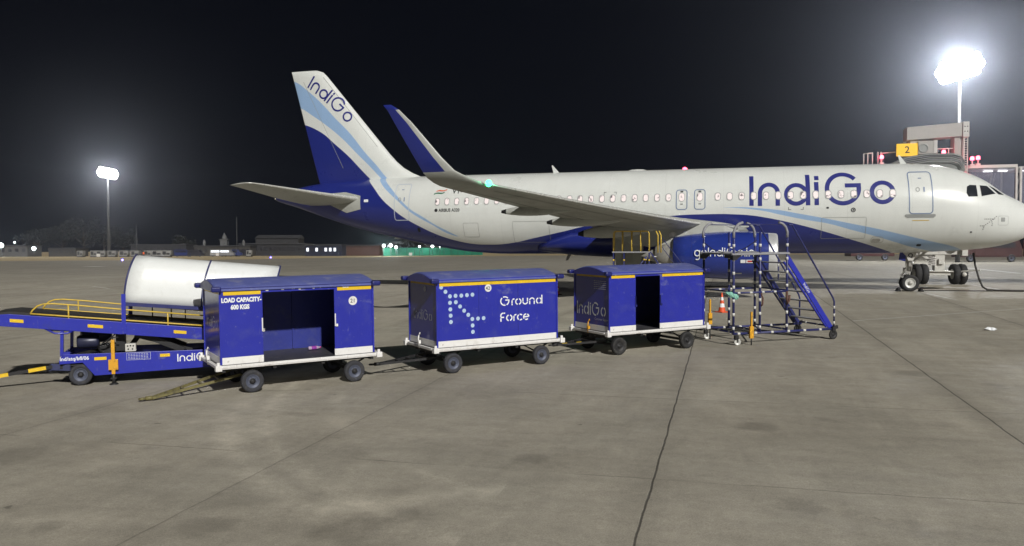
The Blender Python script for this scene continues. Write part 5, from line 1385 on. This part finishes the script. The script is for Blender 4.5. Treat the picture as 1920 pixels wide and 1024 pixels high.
# white freight panels / container ends and parked vehicles
def container(u, D, w, h, label):
    o = empty('freight_container', at(u, D), HB+random.uniform(-.1,.1), label=label, cat='container', group='white freight containers along the grass')
    m = MB(); m.loft([[(-w/2,y,.25),(w/2-.3,y,.25),(w/2,y,.7),(w/2,y,h),(-w/2,y,h)] for y in (0,1.6)], smooth=False); m.build('shell', M_WALLC, o)
    m = MB(); m.box((-w*.38,-.04,.7),(-.05,-.01,h-.25)); m.box((.1,-.04,.7),(w*.40,-.01,h*.6)); m.build('door', M_WALLP[0], o)
    m = MB(); m.box((-w/2,0,.0),(w/2,1.6,.25)); m.build('base', M_DARK, o)
M_WALLC = mat('container_white', (.20,.20,.195), .6, var=.2, scale=.8)
nm = ['fourth','third','second','first']
CL = [(150,1.7,'white freight container standing alone left of the lamp mast'),(176,1.9,'white freight container at the left end of the row'),(189,2.6,'wide white freight container just left of the lamp mast'),
      (210,2.3,'white freight container just right of the lamp mast'),(232,2.5,'white freight container above the blue taxiway light'),(253,2.3,'white freight container left of the person in orange'),(277,2.2,'white freight container right of the person in orange'),(294,3.0,'large white freight container with an open dark door'),(312,2.6,'grey white freight container at the right end of the row'),
      (467,1.5,'small white unit in front of the navy building')]
for u, w, lb in CL: container(u, 238, w, 1.9, lb)
def van(u, D, w, col, label, lit=False):
    o = empty('parked_van', at(u, D), HB, label=label, cat='van', group='vehicles parked far across the apron')
    m = MB(); m.loft([[(-w/2,y,.4),(w/2,y,.4),(w/2,y,1.1),(w/2-.7,y,1.3),(w/2-1.2,y,2.1),(-w/2,y,2.1)] for y in (0,1.8)], smooth=False); bd = m.build('body', mat('van_paint', col, .35, var=.1), o)
    m = MB(); m.box((-w/2+.3,-.02,1.3),(w/2-1.4,-.005,1.85)); m.build('window', M_LITWIN if lit else M_WD, bd)
    for x in (-w/2+.8,w/2-.8): wheel((x,.1,.35), (0,1,0), .35, .2, o, M_RIM, M_TYRE, 16)
van(343, 246, 5, (.02,.03,.12), 'dark blue van parked below the grey building'); van(366, 246, 4.6, (.03,.03,.04), 'dark van parked left of the lit white van')
van(408, 244, 4.4, (.25,.25,.25), 'white van with bright windows parked below the cupola', True); van(436, 246, 5.6, (.03,.04,.12), 'navy van parked between the cupola and the lit building'); van(425, 243, 4.2, (.2,.2,.21), 'white van half hidden behind the navy van', True)
van(453, 247, 4.8, (.02,.02,.03), 'black van parked beside the small white unit')
# red fire trucks under the nose
def truck(x, y, hd, L, label):
    o = empty('red_airport_truck', (x,y,0), hd, label=label, cat='truck', group='red trucks parked behind the nose')
    M_ = mat('truck_red', (.035,.005,.005), .4, var=.15)
    m = MB(); m.loft([[(-L/2,y_,.7),(L/2,y_,.7),(L/2,y_,1.9),(L/2-.4,y_,3.0),(-L/2,y_,3.0)] for y_ in (0,2.5)], smooth=False); bd = m.build('body', M_, o, bevel=.05)
    m = MB(); m.box((-L/2+.4,-.03,2.0),(L/2-1.0,-.01,2.7)); m.build('window', M_WD, bd)
    m = MB()
    for k in range(4): m.box((-L/2+.5+k*1.5,-.03,.95),(-L/2+1.7+k*1.5,-.01,1.8))
    m.build('locker_door', mat('locker_red', (.04,.007,.006), .5), bd)
    for x_ in (-L/2+1.4,L/2-1.5): wheel((x_,.1,.55), (0,1,0), .55, .35, o, M_RIM, M_TYRE, 20)
truck(22.6, 86.0, HB, 8.6, 'dark red airport truck parked under the nose, left of the other'); truck(32.5, 88.5, HB, 8.8, 'dark red airport truck at the right edge of the picture')
truck(9.5, 100.0, HB, 7.0, 'dark red airport truck mostly hidden behind the nose gear')
# green lit fence
f0 = at(718, 240); f1 = at(905, 272)
F = empty('green_mesh_fence', f0, math.atan2((f1-f0).y, (f1-f0).x), label='green netting fence lit by white lamps below the tail', cat='fence')
LF = (f1-f0).length
M_NET = mat('green_netting', (.006,.15,.09), .8, var=.3, scale=.6, dirt=(.004,.05,.035), dirtamt=.8, dirtscale=.3)
k = 0; x = 0
while x < LF-.1:
    m = MB(); e = min(LF, x+3.1); m.box((x+.05,-.02,.1),(e,.02,2.5)); m.build('netting', M_NET, F)
    m = MB(); m.tube([(x,-.08,0),(x,-.08,2.6)], .06, 8); m.build('post', M_POLE, F); x += 3.1
def lamp(u, D, h, label, pw, r=.30, col=(.9,1,.97)):
    o = empty('yard_lamp', at(u, D), HB, label=label, cat='lamp', group='yard lamps far across the apron')
    m = MB(); m.tube([(0,0,0),(0,0,h)], .07, 8); m.build('pole', M_POLE, o)
    m = MB(); m.lathe([(-r,0),(-r*.7,r*.7),(0,r),(r*.7,r*.7),(r,0)], (0,-.1,h), (0,0,1), 12); m.build('lamp_head', M_LAMPS, o)
    ld = bpy.data.lights.new('yard_light', 'POINT'); ld.energy = pw; ld.color = col; ld.shadow_soft_size = .3
    lo = bpy.data.objects.new('yard_light', ld); COL.objects.link(lo); lo.parent = o; lo.location = (0,-.9,h)
M_LAMPS = glow('yard_lamp_lens', (.9, 1, .98), 14)
lamp(720, 237, 3.1, 'leftmost bright yard lamp at the green fence', 900, .42); lamp(733, 238, 3.2, 'bright yard lamp second from the left at the green fence', 900, .46); lamp(743, 239, 2.7, 'lower bright yard lamp third from the left at the green fence', 700, .40)
lamp(787, 248, 2.9, 'small yard lamp over the middle of the green fence', 120, .26); lamp(811, 252, 3.0, 'bright yard lamp near the right end of the green fence', 220, .42); lamp(825, 255, 2.9, 'faint yard lamp furthest right above the green fence', 50, .2)
lamp(3, 250, 3.6, 'glaring yard lamp at the left edge of the picture', 1200, .75, (.85,.92,1)); lamp(65, 250, 2.6, 'second bright yard lamp from the left edge', 300, .55, (.9,.95,1)); lamp(29, 280, 4.8, 'tiny yard lamp above the pale shed', 40, .22)
# thin radio masts
for u, D, h, lb in ((257, 262, 10.3, 'thin radio mast above the grey building near the lamp mast'), (445, 262, 12.6, 'thin radio mast right of the cupola')):
    o = empty('radio_mast', at(u, D), 0, label=lb, cat='mast', group='thin radio masts')
    m = MB(); m.tube([(0,0,0),(0,0,h)], [.17,.07], 6); m.build('pole', M_POLE, o)
    m = MB(); m.bar((-.5,0,h*.8),(.5,0,h*.8),.08,.08); m.bar((-.35,0,h*.9),(.35,0,h*.9),.06,.06); m.build('crossarm', M_POLE, o)
# blue taxiway edge lights
for u, D, lb in ((230, 139, 'blue taxiway light left of the white canopy'), (508, 178, 'blue taxiway light beyond the white canopy, near the grass')):
    o = empty('taxiway_light', at(u, D), 0, label=lb, cat='taxiway light', group='blue taxiway edge lights')
    m = MB(); m.tube([(0,0,0),(0,0,.25)], .05, 8); m.build('stem', M_RAILY, o)
    m = MB(); m.lathe([(.25,.13),(.34,.15),(.44,.10),(.47,0)], (0,0,0), (0,0,1), 14); m.build('lens', M_TAXI, o)
# person in an orange vest
PE = empty('person', at(270, 205), HB, label='distant person in an orange vest standing behind the white canopy', cat='person')
me = bpy.data.meshes.new('body'); bm = bmesh.new(); lay = bm.verts.layers.skin.verify()
J = {'hip':((0,0,.95),.15),'ch':((0,0,1.3),.17),'nk':((0,0,1.52),.07),'hd':((0,0,1.68),.10),'ht':((0,0,1.78),.08),'ls':((-.2,0,1.42),.07),'le':((-.27,.0,1.15),.05),'lh':((-.26,-.1,.92),.04),'rs':((.2,0,1.42),.07),'re':((.27,0,1.15),.05),'rh':((.26,-.1,.92),.04),'lk':((-.11,0,.5),.075),'lf':((-.12,0,.06),.06),'lt':((-.12,-.16,.04),.045),'rk':((.11,0,.5),.075),'rf':((.13,.05,.06),.06),'rtt':((.13,-.1,.04),.045)}
V = {}
for kx, (p, r) in J.items():
    v = bm.verts.new(p); v[lay].radius = (r, r); V[kx] = v
V['hip'][lay].use_root = True
for a, b in (('hip','ch'),('ch','nk'),('nk','hd'),('hd','ht'),('ch','ls'),('ls','le'),('le','lh'),('ch','rs'),('rs','re'),('re','rh'),('hip','lk'),('lk','lf'),('lf','lt'),('hip','rk'),('rk','rf'),('rf','rtt')): bm.edges.new((V[a],V[b]))
bm.to_mesh(me); bm.free(); me.materials.append(mat('person_clothes', (.06,.05,.06), .8))
ob = bpy.data.objects.new('body', me); COL.objects.link(ob); ob.parent = PE; ob.modifiers.new('skin','SKIN'); ob.modifiers.new('sub','SUBSURF').levels = 1
m = MB(); m.lathe([(.98,.19),(1.2,.20),(1.42,.22),(1.5,.10)], (0,0,0), (0,0,1), 16); m.build('vest', mat('orange_vest', (.9,.16,.03), .6, emit=None), PE)
# marker boards on the grass
for u, D, lb in ((408,230,'small white marker board on the grass'),(770,225,'small white marker board below the green fence'),(185,210,'small pale marker post left of the lamp mast')):
    o = empty('marker_board', at(u, D), HB, label=lb, cat='marker board', group='marker boards on the grass')
    m = MB(); m.box((-.45,0,.35),(.45,.06,1.1)); m.build('board', M_BRW, o); m = MB(); m.tube([(-.3,.03,0),(-.3,.03,.4)],.03,6); m.tube([(.3,.03,0),(.3,.03,.4)],.03,6); m.build('post', M_POLE, o)
# trees beyond the buildings
M_LEAF = [mat('night_foliage_%d' % k, c, .8, var=.4, scale=.5) for k, c in enumerate(((.005,.007,.005),(.008,.010,.007)))]
M_BARK = mat('tree_bark', (.06,.05,.04), .9, var=.3)
def tree(u, D, h, r, label, seed):
    rnd = random.Random(seed); o = empty('broadleaf_tree', at(u, D), rnd.uniform(0,6), label=label, cat='tree', group='dark trees beyond the airfield')
    m = MB(); m.tube([(0,0,0),(.2,.1,h*.3),(.1,-.1,h*.55),(0,0,h*.8)], [.45,.36,.25,.08], 10)
    tips = []
    for k in range(9):
        a = rnd.uniform(0,2*PI); z0 = h*rnd.uniform(.25,.5); q = Vector((math.cos(a)*r*.65, math.sin(a)*r*.65, z0+h*rnd.uniform(.15,.38))); m.tube([(.1,0,z0),(q.x*.5,q.y*.5,(z0+q.z)/2+.3),q], [.18,.11,.04], 6); tips.append(q)
    m.build('trunk', M_BARK, o)
    m = MB(); cl = tips+[Vector((rnd.gauss(0,r*.45), rnd.gauss(0,r*.45), h*rnd.uniform(.45,.95))) for _ in range(14)]
    for c in cl:
        rr = r*rnd.uniform(.22,.42)
        for _ in range(60):
            d = Vector((rnd.gauss(0,1), rnd.gauss(0,1), rnd.gauss(0,.75))).normalized()*rr*rnd.uniform(.55,1.08); p = c+d
            n = Vector((rnd.gauss(0,1), rnd.gauss(0,1), rnd.gauss(0,1)+.5)).normalized(); a = n.orthogonal().normalized(); b = n.cross(a); s = rnd.uniform(.22,.5)
            m.add([p+a*s, p+b*s*.6, p-a*s, p-b*s*.6], [(0,1,2,3)], rnd.randint(0,1))
    m.build('crown', M_LEAF, o, fix=False)
TL = ((72,300,9.5,6,'dark tree between the pale shed and the cream shed'),(118,310,12,7,'dark tall tree left of the lamp mast'),(158,300,13,7.5,'largest dark tree, just left of the lamp mast'),(196,312,11,7,'dark tree directly behind the lamp mast'),(232,305,8,6,'lower dark tree right of the lamp mast'),(345,300,6.5,4.5,'low dark tree left of the cupola'),(768,275,5.2,4,'small bushy tree above the green fence'))
for k, (u, D, h, r, lb) in enumerate(TL): tree(u, D, h, r, lb, k)

# ------------------------------------------------------------------ night haze
hz = bpy.data.materials.new('night_haze'); hz.use_nodes = True
nt = hz.node_tree; nt.nodes.remove(nt.nodes['Principled BSDF'])
pv = nt.nodes.new('ShaderNodeVolumePrincipled'); pv.inputs['Density'].default_value = HAZE; pv.inputs['Color'].default_value = (.80,.86,1,1); pv.inputs['Anisotropy'].default_value = .88
nt.links.new(pv.outputs[0], nt.nodes['Material Output'].inputs['Volume'])
m = MB(); m.box((-330,-62,-3.2),(70,345,42)); H = m.build('haze', hz); tag(H, kind='stuff')
